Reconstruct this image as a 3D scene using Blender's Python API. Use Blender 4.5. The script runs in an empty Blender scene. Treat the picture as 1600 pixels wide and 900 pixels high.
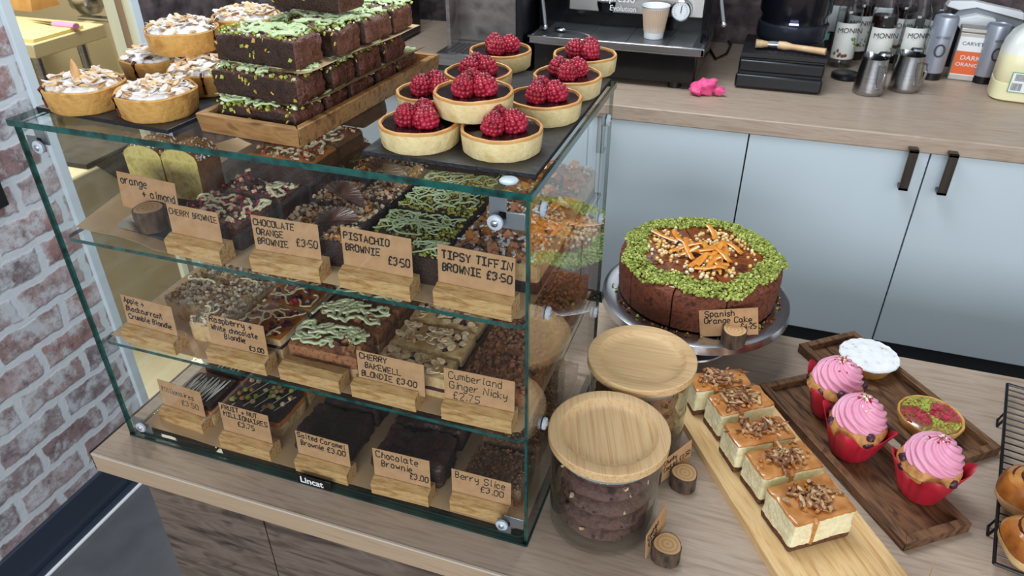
import bpy, math, random
from mathutils import Vector, Matrix, noise
PI = math.pi
C = bpy.context.scene.collection
SC = bpy.context.scene

# ------------------------------------------------------------------ camera, world, lights, exposure
CAM = Vector((0.2251, -0.7056, 0.9342)); PITCH, ROLL, YAW, FPX = 0.5647, -0.0051, -0.3358, 1157.5
_f = Vector((math.sin(YAW)*math.cos(PITCH), math.cos(YAW)*math.cos(PITCH), -math.sin(PITCH)))
_r = Vector((math.cos(YAW), -math.sin(YAW), 0)); _u = _r.cross(_f)
CR = _r*math.cos(ROLL)+_u*math.sin(ROLL); CU = -_r*math.sin(ROLL)+_u*math.cos(ROLL); CF = _f
cd = bpy.data.cameras.new('camera'); cam = bpy.data.objects.new('camera', cd); C.objects.link(cam)
mw = Matrix((CR, CU, -CF)).transposed().to_4x4(); mw.translation = CAM; cam.matrix_world = mw
cd.sensor_width = 36; cd.lens = FPX/1600*36; cd.clip_start = .02
cd.dof.use_dof = True; cd.dof.focus_distance = 1.05; cd.dof.aperture_fstop = 14
SC.camera = cam

def P(u, v, z):
    "point of the horizontal plane z seen at pixel u, v"
    d = CF*FPX+CR*(u-800)-CU*(v-450); t = (z-CAM.z)/d.z; p = CAM+d*t; return p.x, p.y
def Q(u, v, y):
    "point of the upright plane y seen at pixel u, v"
    d = CF*FPX+CR*(u-800)-CU*(v-450); t = (y-CAM.y)/d.y; p = CAM+d*t; return p.x, p.z
def S(u, v, x):
    d = CF*FPX+CR*(u-800)-CU*(v-450); t = (x-CAM.x)/d.x; p = CAM+d*t; return p.y, p.z

w = bpy.data.worlds.new('world'); SC.world = w; w.use_nodes = True
w.node_tree.nodes['Background'].inputs[0].default_value = (.80, .90, 1, 1)
w.node_tree.nodes['Background'].inputs[1].default_value = .36
def area(name, loc, to, sx, sy, e, col):
    l = bpy.data.lights.new(name, 'AREA'); l.shape = 'RECTANGLE'; l.size = sx; l.size_y = sy; l.energy = e; l.color = col
    o = bpy.data.objects.new(name, l); C.objects.link(o); o.location = loc
    o.rotation_euler = (Vector(to)-Vector(loc)).to_track_quat('-Z', 'Y').to_euler(); return o
area('window_light', (2.3, -1.5, 1.7), (0.1, .4, 0), 2.2, 1.5, 16, (1, .96, .9))
area('shop_front_light', (.5, -4.6, 1.3), (-.1, 1.3, .1), 3.6, 1.5, 150, (.88, .94, 1))
area('cupboard_fill_light', (-.45, .80, 2.0), (-.25, 1.3, 0), 1.3, .6, 32, (.84, .93, 1))  # added unseen panel overhead, brightens the left cupboard doors
area('kitchen_light', (-2.2, 1.0, 1.5), (-2.2, 1.0, 0), .8, .8, 36, (1, .90, .70))
SC.view_settings.view_transform = 'Standard'; SC.view_settings.look = 'None'
SC.view_settings.gamma = 1; SC.view_settings.use_curve_mapping = False
SC.view_settings.exposure = 0.25
SC.cycles.transparent_max_bounces = 40; SC.cycles.max_bounces = 8
SC.cycles.caustics_reflective = False; SC.cycles.caustics_refractive = False
SC.cycles.sample_clamp_indirect = 4

# ------------------------------------------------------------------ materials
def lin(h):
    h = h.lstrip('#'); o = []
    for i in (0, 2, 4):
        c = int(h[i:i+2], 16)/255; o.append(c/12.92 if c <= .04045 else ((c+.055)/1.055)**2.4)
    return (*o, 1)
MATS = {}
def nn(nt, t, **k):
    n = nt.nodes.new(t)
    for a, b in k.items(): setattr(n, a, b)
    return n
def newmat(name):
    m = bpy.data.materials.new(name); m.use_nodes = True; nt = m.node_tree
    return m, nt, nt.nodes['Principled BSDF']
def ramp(nt, cols, pos=None):
    r = nn(nt, 'ShaderNodeValToRGB'); e = r.color_ramp.elements
    n = len(cols)
    while len(e) < n: e.new(.5)
    for i, c in enumerate(cols):
        e[i].position = pos[i] if pos else (.32+.36*i/(n-1) if n > 1 else 0); e[i].color = lin(c)
    return r
def M(name, cols, rough=.6, metal=0, scale=20, bump=0, bscale=80, spec=.5, sss=0, coat=0, pos=None, stretch=None, emit=0, detail=5):
    if name in MATS: return MATS[name]
    if isinstance(cols, str): cols = [cols]
    m, nt, b = newmat(name); L = nt.links.new
    b.inputs['Roughness'].default_value = rough; b.inputs['Metallic'].default_value = metal
    b.inputs['Specular IOR Level'].default_value = spec; b.inputs['Coat Weight'].default_value = coat; b.inputs['Coat Roughness'].default_value = .12
    if sss: b.inputs['Subsurface Weight'].default_value = sss; b.inputs['Subsurface Radius'].default_value = (.004, .002, .001)
    tc = nn(nt, 'ShaderNodeTexCoord'); mp = nn(nt, 'ShaderNodeMapping'); L(tc.outputs['Object'], mp.inputs[0])
    if stretch: mp.inputs['Scale'].default_value = stretch
    if len(cols) > 1:
        n = nn(nt, 'ShaderNodeTexNoise'); n.inputs['Scale'].default_value = scale; n.inputs['Detail'].default_value = detail
        L(mp.outputs[0], n.inputs[0]); r = ramp(nt, cols, pos); L(n.outputs[0], r.inputs[0]); L(r.outputs[0], b.inputs['Base Color'])
    else: b.inputs['Base Color'].default_value = lin(cols[0])
    if bump:
        n2 = nn(nt, 'ShaderNodeTexNoise'); n2.inputs['Scale'].default_value = bscale; n2.inputs['Detail'].default_value = 6
        L(mp.outputs[0], n2.inputs[0]); bp = nn(nt, 'ShaderNodeBump'); bp.inputs['Strength'].default_value = bump; bp.inputs['Distance'].default_value = .003
        L(n2.outputs[0], bp.inputs['Height']); L(bp.outputs[0], b.inputs['Normal'])
    if emit:
        b.inputs['Emission Color'].default_value = lin(cols[0]); b.inputs['Emission Strength'].default_value = emit
    MATS[name] = m; return m
def wood(name, cols, axis=0, scale=6, rough=.45, across=14, bump=.15, wave=.35, spec=.4):
    if name in MATS: return MATS[name]
    m, nt, b = newmat(name); L = nt.links.new
    b.inputs['Roughness'].default_value = rough; b.inputs['Specular IOR Level'].default_value = spec
    tc = nn(nt, 'ShaderNodeTexCoord'); mp = nn(nt, 'ShaderNodeMapping'); L(tc.outputs['Object'], mp.inputs[0])
    s = [across]*3; s[axis] = 1; mp.inputs['Scale'].default_value = s
    n = nn(nt, 'ShaderNodeTexNoise'); n.inputs['Scale'].default_value = scale; n.inputs['Detail'].default_value = 8; n.inputs['Distortion'].default_value = .6
    L(mp.outputs[0], n.inputs[0])
    mp2 = nn(nt, 'ShaderNodeMapping'); L(tc.outputs['Object'], mp2.inputs[0]); s = [3.]*3; s[axis] = .7; mp2.inputs['Scale'].default_value = s
    n2 = nn(nt, 'ShaderNodeTexNoise'); n2.inputs['Scale'].default_value = scale; n2.inputs['Detail'].default_value = 2; n2.inputs['Distortion'].default_value = 1.2
    L(mp2.outputs[0], n2.inputs[0])
    mu = nn(nt, 'ShaderNodeMath', operation='MULTIPLY'); mu.inputs[1].default_value = 26; L(n2.outputs[0], mu.inputs[0])
    si = nn(nt, 'ShaderNodeMath', operation='SINE'); L(mu.outputs[0], si.inputs[0])
    ma = nn(nt, 'ShaderNodeMath', operation='MULTIPLY_ADD'); ma.inputs[1].default_value = .12*wave*2; L(si.outputs[0], ma.inputs[0]); L(n.outputs[0], ma.inputs[2])
    r = ramp(nt, cols, [.25+.5*i/(len(cols)-1) for i in range(len(cols))]); L(ma.outputs[0], r.inputs[0]); L(r.outputs[0], b.inputs['Base Color'])
    bp = nn(nt, 'ShaderNodeBump'); bp.inputs['Strength'].default_value = bump; bp.inputs['Distance'].default_value = .002
    L(ma.outputs[0], bp.inputs['Height']); L(bp.outputs[0], b.inputs['Normal'])
    MATS[name] = m; return m
def glass(name, tint, f0=.04, rim=None, rimcol=None, gloss=0.0):
    "thin clear glass: see-through surface with Fresnel reflection worked out from the viewing angle"
    m, nt, b = newmat(name); L = nt.links.new; nt.nodes.remove(b)
    out = nt.nodes['Material Output']
    ge = nn(nt, 'ShaderNodeNewGeometry'); dt = nn(nt, 'ShaderNodeVectorMath', operation='DOT_PRODUCT')
    L(ge.outputs['Normal'], dt.inputs[0]); L(ge.outputs['Incoming'], dt.inputs[1])
    ab = nn(nt, 'ShaderNodeMath', operation='ABSOLUTE'); L(dt.outputs['Value'], ab.inputs[0])
    om = nn(nt, 'ShaderNodeMath', operation='SUBTRACT'); om.inputs[0].default_value = 1; L(ab.outputs[0], om.inputs[1])
    pw = nn(nt, 'ShaderNodeMath', operation='POWER'); pw.inputs[1].default_value = 5; L(om.outputs[0], pw.inputs[0])
    fr = nn(nt, 'ShaderNodeMath', operation='MULTIPLY_ADD'); fr.inputs[1].default_value = 1-f0; fr.inputs[2].default_value = f0; L(pw.outputs[0], fr.inputs[0])
    tr = nn(nt, 'ShaderNodeBsdfTransparent'); tr.inputs[0].default_value = tint
    if rimcol:
        p3 = nn(nt, 'ShaderNodeMath', operation='POWER'); p3.inputs[1].default_value = rim; L(om.outputs[0], p3.inputs[0])
        mx = nn(nt, 'ShaderNodeMix', data_type='RGBA'); mx.inputs[6].default_value = tint; mx.inputs[7].default_value = rimcol
        L(p3.outputs[0], mx.inputs[0]); L(mx.outputs[2], tr.inputs[0])
    gl = nn(nt, 'ShaderNodeBsdfGlossy'); gl.inputs['Roughness'].default_value = gloss; gl.inputs[0].default_value = (1, 1, 1, 1)
    ms = nn(nt, 'ShaderNodeMixShader'); L(fr.outputs[0], ms.inputs[0]); L(tr.outputs[0], ms.inputs[1]); L(gl.outputs[0], ms.inputs[2])
    L(ms.outputs[0], out.inputs[0]); MATS[name] = m; return m
GLASS = glass('clear_glass', (.985, .995, .99, 1), f0=.026)
JARG = glass('jar_glass', (.985, .99, .985, 1), f0=.025, rim=3.5, rimcol=(.40, .48, .45, 1))
BOTG = glass('bottle_glass', (.95, .97, .97, 1), rim=3, rimcol=(.25, .28, .3, 1))
EDGE = M('green_glass_edge', ['#062826', '#175850', '#093331'], rough=.15, scale=40, coat=.3, stretch=(1, 1, 1))
EDGED = M('dark_green_glass_edge', ['#06211f', '#0d3a37'], rough=.4, scale=20)
OAK = wood('oak_laminate', ['#9d8774', '#ac9784', '#b6a290', '#a28d7a'], 0, 7, .42, 22, .04, .3)
OAKE = wood('oak_laminate_edge', ['#a0886f', '#b39b80', '#a99176'], 0, 7, .4, 20, .05, .1)
DARKW = wood('reclaimed_dark_wood', ['#30261f', '#5d4e44', '#75665a', '#4a3d35'], 0, 6, .7, 7, .6, .25)
TRAYW = wood('acacia_wood', ['#5d3c22', '#8a6238', '#a67c4c', '#6e4a2a'], 0, 9, .45, 8, .2, .3)
TRAYD = wood('dark_mango_wood', ['#3d291d', '#65462f', '#7c583b', '#50372a'], 0, 9, .5, 6, .2, .5)
BLOCKW = wood('oak_block_wood', ['#8f6637', '#bb9058', '#cda873', '#a67b48'], 0, 20, .55, 9, .2, .3)
BAMBOO = wood('bamboo_wood', ['#b98a55', '#d6ae76', '#e3c08c', '#cda26b'], 1, 9, .4, 14, .05, .1)
BAMLID = wood('bamboo_lid_wood', ['#b88f60', '#cfa878', '#dab888', '#c59d6e'], 0, 6, .42, 40, .03, .0)
KRAFT = M('kraft_card', ['#b1875f', '#c0966c'], rough=.8, scale=60, bump=.05)
PAPER = M('baking_paper', ['#b3946e', '#c7a780', '#ba9a75'], rough=.55, scale=5, bump=.3, bscale=12)
INK = M('black_ink', '#15130f', rough=.5)
SLATE = M('slate', ['#17161b', '#2b2a2e', '#1d1c21'], rough=.42, scale=30, bump=.5, bscale=60)
SLATEE = M('slate_edge', '#121218', rough=.6, bump=.8, bscale=150)
CHOC = M('dark_chocolate_cake', ['#180c09', '#402519', '#1e100c'], rough=.6, scale=260, bump=1, bscale=380, detail=8)
CHOCTOP = M('baked_brownie_crust', ['#4c2a1e', '#7a4a36', '#5c3628'], rough=.5, scale=45, bump=.8, bscale=90)
CHOCW = M('red_brown_brownie_crust', ['#3f231a', '#6f4536', '#54322a'], rough=.5, scale=140, bump=1, bscale=260, detail=8)
PIST = M('pistachio_crumb', ['#7f8f2c', '#b4bd4e', '#8d9c36'], rough=.7, scale=80)
PISTL = M('pale_green_icing', ['#c3d6a0', '#dbe8bf'], rough=.35, scale=40, coat=.3)
YEL = M('yellow_nut', ['#caa23a', '#d9b95a'], rough=.6, scale=60)
WCHOC = M('white_chocolate', ['#e2ddb0', '#efeac6'], rough=.35, scale=50, coat=.3)
ALM = M('almond_flake', ['#d9b888', '#efdcb8', '#b98650'], rough=.6, scale=60)
NUT = M('roast_nut', ['#8c5a2e', '#c08c52', '#a06c3a'], rough=.6, scale=70)
ORG = M('candied_orange', ['#c9701a', '#e09530', '#d27c1e'], rough=.25, scale=40, coat=.6, sss=.3)
RED = M('freeze_dried_berry', ['#9c2035', '#d04a5c'], rough=.7, scale=90)
PINKB = M('pink_biscuit', ['#c78258', '#d89a72'], rough=.7, scale=70)
CRUM = M('oat_crumble', ['#5a4230', '#947152', '#6e533c'], rough=.85, scale=120, bump=1, bscale=150)
CRUML = M('pale_crumble', ['#a98a5f', '#d3bd95', '#8d6f49'], rough=.85, scale=110, bump=1, bscale=150)
GINGER = M('ginger_crumble', ['#6a4028', '#a87148', '#7d4e32'], rough=.8, scale=100, bump=1, bscale=150)
BLOND = M('blondie_cake', ['#b08a58', '#d6b684', '#c29c68'], rough=.75, scale=60, bump=.8, bscale=140)
CARAM = M('caramel_glaze', ['#8a4718', '#c07a38', '#a35b24'], rough=.3, scale=35, coat=.5)
BERRY = M('dark_berry', ['#2c1420', '#4c2434'], rough=.4, scale=60)
SUGAR = M('icing_sugar', ['#e9e9ea', '#ffffff'], rough=.9, scale=200)
STEEL = M('brushed_steel', ['#9c9c9e', '#b6b6b8'], rough=.25, metal=1, scale=6, stretch=(1, 1, 40))
CHROME = M('chrome', '#d5d8dc', rough=.1, metal=1)
ALU = M('spun_aluminium', ['#b9bec4', '#d2d6da'], rough=.22, metal=1, scale=3)
BLACKP = M('black_plastic', '#0b0c12', rough=.32)
BLACKG = M('gloss_black', '#08090d', rough=.15)
WHITEP = M('white_plastic', '#e6e8ea', rough=.35)
CAB = M('grey_cabinet', ['#c4d0d6', '#cad5da'], rough=.35, scale=2)
GAP = M('dark_gap', '#2a2b2c', rough=.8)
HANDLE = M('brushed_bronze', ['#4b423d', '#6a5f58'], rough=.35, metal=.8, scale=3, stretch=(30, 30, 1))

# ------------------------------------------------------------------ mesh tools
_J = random.Random(5)
class MB:
    def __init__(s): s.v = []; s.f = []; s.m = []; s.s = []
    def add(s, vs, fs, m=0, sm=True):
        o = len(s.v); s.v += [tuple(v) for v in vs]
        for f in fs: s.f.append([o+i for i in f])
        s.m += [m]*len(fs); s.s += [sm]*len(fs)
    def box(s, x0, x1, y0, y1, z0, z1, m=0, T=None):
        vs = [Vector(p) for p in ((x0, y0, z0), (x1, y0, z0), (x1, y1, z0), (x0, y1, z0), (x0, y0, z1), (x1, y0, z1), (x1, y1, z1), (x0, y1, z1))]
        if T: vs = [T @ v for v in vs]
        s.add(vs, [(3, 2, 1, 0), (4, 5, 6, 7), (0, 1, 5, 4), (1, 2, 6, 5), (2, 3, 7, 6), (3, 0, 4, 7)], m, False)
    def prism(s, pts, z0, z1, m=0, ms=None, sm=False):
        n = len(pts); s.add([(x, y, z0) for x, y in pts]+[(x, y, z1) for x, y in pts], [list(range(n))[::-1], list(range(n, 2*n))], m, False)
        s.add([(x, y, z0) for x, y in pts]+[(x, y, z1) for x, y in pts], [(i, (i+1) % n, n+(i+1) % n, n+i) for i in range(n)], m if ms is None else ms, sm)
    def lathe(s, prof, n=32, m=0, c=(0, 0, 0), T=None, fn=None, ms=None):
        vs = []
        for k, (r, z) in enumerate(prof):
            for i in range(n):
                a = 2*PI*i/n; rr = r; zz = z
                if fn: rr, zz = fn(k/(len(prof)-1), a, r, z)
                vs.append(Vector((c[0]+rr*math.cos(a), c[1]+rr*math.sin(a), c[2]+zz)))
        if T: vs = [T @ v for v in vs]
        for k in range(len(prof)-1):
            fs = [(k*n+i, k*n+(i+1) % n, (k+1)*n+(i+1) % n, (k+1)*n+i) for i in range(n)]
            if k == 0: s.add(vs, fs, ms[k] if ms else m); base = len(s.v)-len(vs)
            else:
                for f in fs: s.f.append([base+i for i in f])
                s.m += [ms[k] if ms else m]*n; s.s += [True]*n
    def tube(s, pts, r, k=6, m=0, flat=1):
        pts = [Vector(p) for p in pts]; n = len(pts); vs = []
        for i, p in enumerate(pts):
            t = (pts[min(i+1, n-1)]-pts[max(i-1, 0)]); t = t.normalized() if t.length > 1e-9 else Vector((1, 0, 0))
            a = t.cross(Vector((0, 0, 1)))
            if a.length < 1e-3: a = Vector((1, 0, 0))
            a.normalize(); b = a.cross(t); rr = r[i] if isinstance(r, (list, tuple)) else r
            for j in range(k):
                an = 2*PI*j/k; vs.append(p+a*rr*math.cos(an)+b*rr*flat*math.sin(an))
        fs = [(i*k+j, i*k+(j+1) % k, (i+1)*k+(j+1) % k, (i+1)*k+j) for i in range(n-1) for j in range(k)]
        fs += [tuple(range(k))[::-1], tuple((n-1)*k+j for j in range(k))]
        s.add(vs, fs, m)
    def chunk(s, c, sz, m=0, rnd=_J, jit=.55, flat=False):
        R = Matrix.Rotation(rnd.uniform(0, PI), 3, 'Z')
        if not flat: R = R @ Matrix.Rotation(rnd.uniform(-.7, .7), 3, 'X') @ Matrix.Rotation(rnd.uniform(-.7, .7), 3, 'Y')
        sx, sy, sz_ = sz if isinstance(sz, tuple) else (sz, sz, sz); c = Vector(c)
        vs = [c+R @ Vector((x*sx*rnd.uniform(1-jit, 1), y*sy*rnd.uniform(1-jit, 1), z*sz_*rnd.uniform(1-jit, 1)))*.5
              for x, y, z in ((-1, -1, -1), (1, -1, -1), (1, 1, -1), (-1, 1, -1), (-1, -1, 1), (1, -1, 1), (1, 1, 1), (-1, 1, 1))]
        s.add(vs, [(3, 2, 1, 0), (4, 5, 6, 7), (0, 1, 5, 4), (1, 2, 6, 5), (2, 3, 7, 6), (3, 0, 4, 7)], m, False)
    def ball(s, c, r, m=0, sc=(1, 1, 1), rnd=None, n=6, T=None):
        vs = []; c = Vector(c)
        for i in range(n+1):
            ph = PI*i/n
            for j in range(2*n):
                a = PI*j/n; d = Vector((math.sin(ph)*math.cos(a)*sc[0], math.sin(ph)*math.sin(a)*sc[1], math.cos(ph)*sc[2]))*r
                if rnd: d *= 1+rnd*noise.noise((c+d*1.3)*(1.2/r))
                if T: d = T @ d
                vs.append(c+d)
        k = 2*n
        s.add(vs, [(i*k+j, (i+1)*k+j, (i+1)*k+(j+1) % k, i*k+(j+1) % k) for i in range(n) for j in range(k)], m)
    def flake(s, c, a, b, m=0, rnd=_J, tilt=.4, th=.0009, k=7):
        R = Matrix.Rotation(rnd.uniform(0, 2*PI), 3, 'Z') @ Matrix.Rotation(rnd.uniform(-tilt, tilt), 3, 'X') @ Matrix.Rotation(rnd.uniform(-tilt, tilt), 3, 'Y')
        c = Vector(c); vs = []
        for z in (-th, th):
            for j in range(k):
                an = 2*PI*j/k; x = math.cos(an)*a; y = math.sin(an)*b*(1-.25*math.cos(an))
                vs.append(c+R @ Vector((x, y, z+abs(x)*.12)))
        s.add(vs, [tuple(range(k))[::-1], tuple(range(k, 2*k))]+[(j, (j+1) % k, k+(j+1) % k, k+j) for j in range(k)], m, False)
    def slab(s, w, d, h, c=(0, 0, 0), step=.005, r=.004, amp=.001, freq=90, seed=0, mf=None, rz=0, tf=None):
        "rough-surfaced cake block, its bottom centre at c; mf(zfrac, side) picks the material"
        n = [max(3, int(round(a/step))) for a in (w, d, h)]; idx = {}; vs = []; hw = Vector((w/2, d/2, h/2)); inn = Vector([max(0, a-r) for a in hw])
        Rz = Matrix.Rotation(rz, 3, 'Z'); C0 = Vector(c); fs = []; ms = []
        def vid(i, j, k):
            key = (i, j, k)
            if key in idx: return idx[key]
            p = Vector(((i/n[0]-.5)*w, (j/n[1]-.5)*d, (k/n[2]-.5)*h)); q = Vector([max(-inn[a], min(inn[a], p[a])) for a in range(3)])
            dd = p-q; nr = dd.normalized() if dd.length > 1e-9 else Vector((0, 0, 1)); p = q+nr*r
            so = Vector((seed*3.1, seed*1.7, seed*.9))
            a = amp*(noise.noise((p+so)*freq)+.6*noise.noise((p+so)*freq*2.3))+amp*1.6*noise.noise((p+so)*freq*.33)
            if k == 0: a = 0; p.z = -h/2
            p += nr*a; p.z += h/2
            if tf: p = Vector(tf(p))
            idx[key] = len(vs); vs.append(Rz @ p+C0); return idx[key]
        def face(a, b, c_, d_, side, zf): fs.append((a, b, c_, d_)); ms.append(mf(zf, side) if mf else 0)
        for i in range(n[0]):
            for j in range(n[1]):
                face(vid(i, j, n[2]), vid(i+1, j, n[2]), vid(i+1, j+1, n[2]), vid(i, j+1, n[2]), 'top', 1)
                face(vid(i, j+1, 0), vid(i+1, j+1, 0), vid(i+1, j, 0), vid(i, j, 0), 'bot', 0)
        for k in range(n[2]):
            zf = (k+.5)/n[2]
            for i in range(n[0]):
                face(vid(i, 0, k), vid(i+1, 0, k), vid(i+1, 0, k+1), vid(i, 0, k+1), 'f', zf)
                face(vid(i+1, n[1], k), vid(i, n[1], k), vid(i, n[1], k+1), vid(i+1, n[1], k+1), 'b', zf)
            for j in range(n[1]):
                face(vid(n[0], j, k), vid(n[0], j+1, k), vid(n[0], j+1, k+1), vid(n[0], j, k+1), 'r', zf)
                face(vid(0, j+1, k), vid(0, j, k), vid(0, j, k+1), vid(0, j+1, k+1), 'l', zf)
        o = len(s.v); s.v += [tuple(v) for v in vs]; s.f += [[o+i for i in f] for f in fs]; s.m += ms; s.s += [True]*len(fs)
    def build(s, name, mats, parent=None, loc=None, rz=0, bevel=0, sharp=.75):
        me = bpy.data.meshes.new(name); me.from_pydata(s.v, [], s.f)
        if not isinstance(mats, (list, tuple)): mats = [mats]
        for m in mats: me.materials.append(m)
        me.polygons.foreach_set('material_index', s.m); me.polygons.foreach_set('use_smooth', s.s); me.update(); me.set_sharp_from_angle(angle=sharp)
        o = bpy.data.objects.new(name, me); C.objects.link(o)
        if parent: o.parent = parent
        if loc: o.location = loc
        o.rotation_euler.z = rz
        if bevel:
            b = o.modifiers.new('bevel', 'BEVEL'); b.width = bevel; b.segments = 2; b.limit_method = 'ANGLE'; b.angle_limit = .6
        return o
def thing(name, label, cat, loc=(0, 0, 0), rz=0, group=None):
    o = bpy.data.objects.new(name, None); C.objects.link(o); o.empty_display_size = .02
    o.location = loc; o.rotation_euler.z = rz; return tag(o, label, cat, group)
def tag(o, label=None, cat=None, group=None, kind=None):
    for k, v in (('label', label), ('category', cat), ('group', group), ('kind', kind)):
        if v: o[k] = v
    return o
def struct(o): o['kind'] = 'structure'; return o
def dup(root, loc, rz=0, label=None, group=None, name=None):
    def cp(o, par):
        c = o.copy(); C.objects.link(c); c.parent = par
        for ch in list(o.children): cp(ch, c)
        return c
    r = cp(root, None); r.location = loc; r.rotation_euler.z = rz
    if label: r['label'] = label
    if group: r['group'] = group
    return r
def bx(name, x0, x1, y0, y1, z0, z1, mat, parent=None, bevel=0):
    m = MB(); m.box(x0, x1, y0, y1, z0, z1); return m.build(name, mat, parent, bevel=bevel)
def text(body, size, mat, parent, loc, rot=(PI/2, 0, 0), name='lettering', ext=.0002, align='LEFT', sx=1, bold=0):
    cu = bpy.data.curves.new(name, 'FONT'); cu.body = body; cu.size = size; cu.extrude = ext; cu.align_x = align; cu.offset = bold
    cu.materials.append(mat); o = bpy.data.objects.new(name, cu); C.objects.link(o); dg = bpy.context.evaluated_depsgraph_get(); dg.update()
    me = bpy.data.meshes.new_from_object(o.evaluated_get(dg)); bpy.data.objects.remove(o); me.name = name
    o = bpy.data.objects.new(name, me); C.objects.link(o); o.parent = parent
    o.location = loc; o.rotation_euler = rot; o.scale.x = sx; return o

# ------------------------------------------------------------------ felt-pen handwriting (x 0-4, y with the base line at 2, top at 8)
G = {
'A': '02 28 42;14 34', 'B': '02 08 28 37 36 25 05;25 34 33 22 02', 'C': '47 38 18 07 03 12 32 43', 'D': '02 08 28 46 44 22 02', 'E': '48 08 02 42;05 35',
'F': '48 08 02;05 35', 'G': '47 38 18 07 03 12 32 43 45 25', 'H': '02 08;42 48;05 45', 'I': '08 48;28 22;02 42', 'i_': '22 26;28 28', 'K': '02 08;47 05 42', 'L': '08 02 42', 'M': '02 08 25 48 42',
'N': '02 08 42 48', 'O': '18 07 03 12 32 43 47 38 18', 'P': '02 08 38 47 46 35 05', 'R': '02 08 38 47 46 35 05;25 42', 'S': '47 38 18 07 06 15 35 44 43 32 12 03',
'T': '08 48;28 22', 'U': '08 03 12 32 43 48', 'W': '08 12 26 32 48', 'Y': '08 25 48;25 22', 
'a': '35 26 16 05 03 12 22 33;36 33 42', 'b': '08 02;05 16 26 35 33 22 12 03', 'c': '35 26 16 05 03 12 22 33', 'd': '38 32;35 26 16 05 03 12 22 33', 'e': '04 34 35 26 16 05 03 12 32', 
'g': '35 26 16 05 03 12 22 33;36 31 20 10 01', 'h': '08 02;05 16 26 35 32', 'i': '16 12;18 17', 'k': '08 02;36 04 32', 'l': '18 13 22', 'm': '02 06;05 16 25 22;25 36 45 42', 'n': '06 02;05 16 26 35 32',
'o': '16 05 03 12 22 33 35 26 16', 'p': '06 00;05 16 26 35 33 22 12 03', 'r': '06 02;04 15 26 36', 's': '35 26 16 05 24 33 22 12 03', 't': '18 13 22 32;06 36', 'u': '06 03 12 22 33;36 32', 'w': '06 12 25 32 46', 
'y': '06 03 13 34;36 31 20 10', 'C_': '', '+': '04 44;26 22', '£': '47 38 28 17 12 02 42;05 35', '3': '07 18 38 47 36 25 36 44 33 22 12 03', '5': '48 08 05 35 44 43 32 02', '0': '18 07 03 12 32 43 47 38 18',
'2': '07 18 38 47 46 02 42', '7': '08 48 12', '4': '38 04 44;36 32', '.': '12 13', '·': '14 15', ' ': ''}
def chai(pts, k):
    for _ in range(k):
        q = [pts[0]]
        for a, b in zip(pts, pts[1:]): q += [(a[0]*.75+b[0]*.25, a[1]*.75+b[1]*.25), (a[0]*.25+b[0]*.75, a[1]*.25+b[1]*.75)]
        pts = q+[pts[-1]]
    return pts
def adv(ch):
    if ch == ' ': return 3
    g = G.get(ch, G['o']); return max([int(c[0]) for c in g.replace(';', ' ').split()] or [0])*.86+1.25
def pen(lines, h, mat, parent, x0, z0, y, thick=.0007, seed=0, italic=.0, cw=.1):
    "lines: (text, dx, dz, scale) written on the plane y of the parent"
    rnd = random.Random(seed); mb = MB()
    for (t, dx, dz, sc) in lines:
        x = x0+dx; u = h*sc/6; tot = sum(adv(c) for c in t)*u; fx = min(1, (cw-dx-.005)/max(tot, 1e-6))*u
        for ch in t:
            if ch == ' ': x += fx*3; continue
            g = G.get(ch, G['o']); jy = rnd.uniform(-.35, .35)*u; sl = rnd.uniform(-.04, .12)
            for st in g.split(';'):
                pts = [(int(c[0]), int(c[1])-2) for c in st.split()]
                if len(pts) > 3 and ch not in 'EFHLMNWIKZ': pts = chai(pts, 2)
                pts = [(p[0]*.86+p[1]*sl+rnd.uniform(-.05, .05), p[1]+rnd.uniform(-.05, .05)) for p in pts]
                mb.tube([(x+p[0]*fx, y, z0+dz+jy+p[1]*u) for p in pts], thick*1.25, 5, 0, 1)
            x += adv(ch)*fx
    o = mb.build('handwriting', mat, parent); return o

# ------------------------------------------------------------------ the room
FZ = -.62; WX = -1.258; BY = 2.10
m, nt, b = newmat('whitewashed_brick'); L = nt.links.new
tc = nn(nt, 'ShaderNodeTexCoord'); sp = nn(nt, 'ShaderNodeSeparateXYZ'); L(tc.outputs['Object'], sp.inputs[0])
ad = nn(nt, 'ShaderNodeMath', operation='ADD'); L(sp.outputs[0], ad.inputs[0]); L(sp.outputs[1], ad.inputs[1])
cb = nn(nt, 'ShaderNodeCombineXYZ'); L(ad.outputs[0], cb.inputs[0]); L(sp.outputs[2], cb.inputs[1])
nz = nn(nt, 'ShaderNodeTexNoise'); nz.inputs['Scale'].default_value = 24; nz.inputs['Detail'].default_value = 4; L(tc.outputs['Object'], nz.inputs[0])
vm = nn(nt, 'ShaderNodeVectorMath', operation='MULTIPLY_ADD'); vm.inputs[1].default_value = (.03, .026, 0); L(nz.outputs['Color'], vm.inputs[0]); L(cb.outputs[0], vm.inputs[2])
br = nn(nt, 'ShaderNodeTexBrick'); L(vm.outputs[0], br.inputs[0])
br.inputs['Color1'].default_value = (0, 0, 0, 1); br.inputs['Color2'].default_value = (1, 1, 1, 1); br.inputs['Mortar'].default_value = (0, 0, 0, 1)
br.inputs['Scale'].default_value = 1; br.inputs['Brick Width'].default_value = .185; br.inputs['Row Height'].default_value = .076
br.inputs['Mortar Size'].default_value = .0125; br.inputs['Mortar Smooth'].default_value = .5; br.inputs['Bias'].default_value = 0
r1 = ramp(nt, ['#b08a86', '#bba7a7', '#8c8084', '#c0948d', '#a8908f'], [0, .25, .5, .75, 1]); L(br.outputs['Color'], r1.inputs[0])
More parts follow.
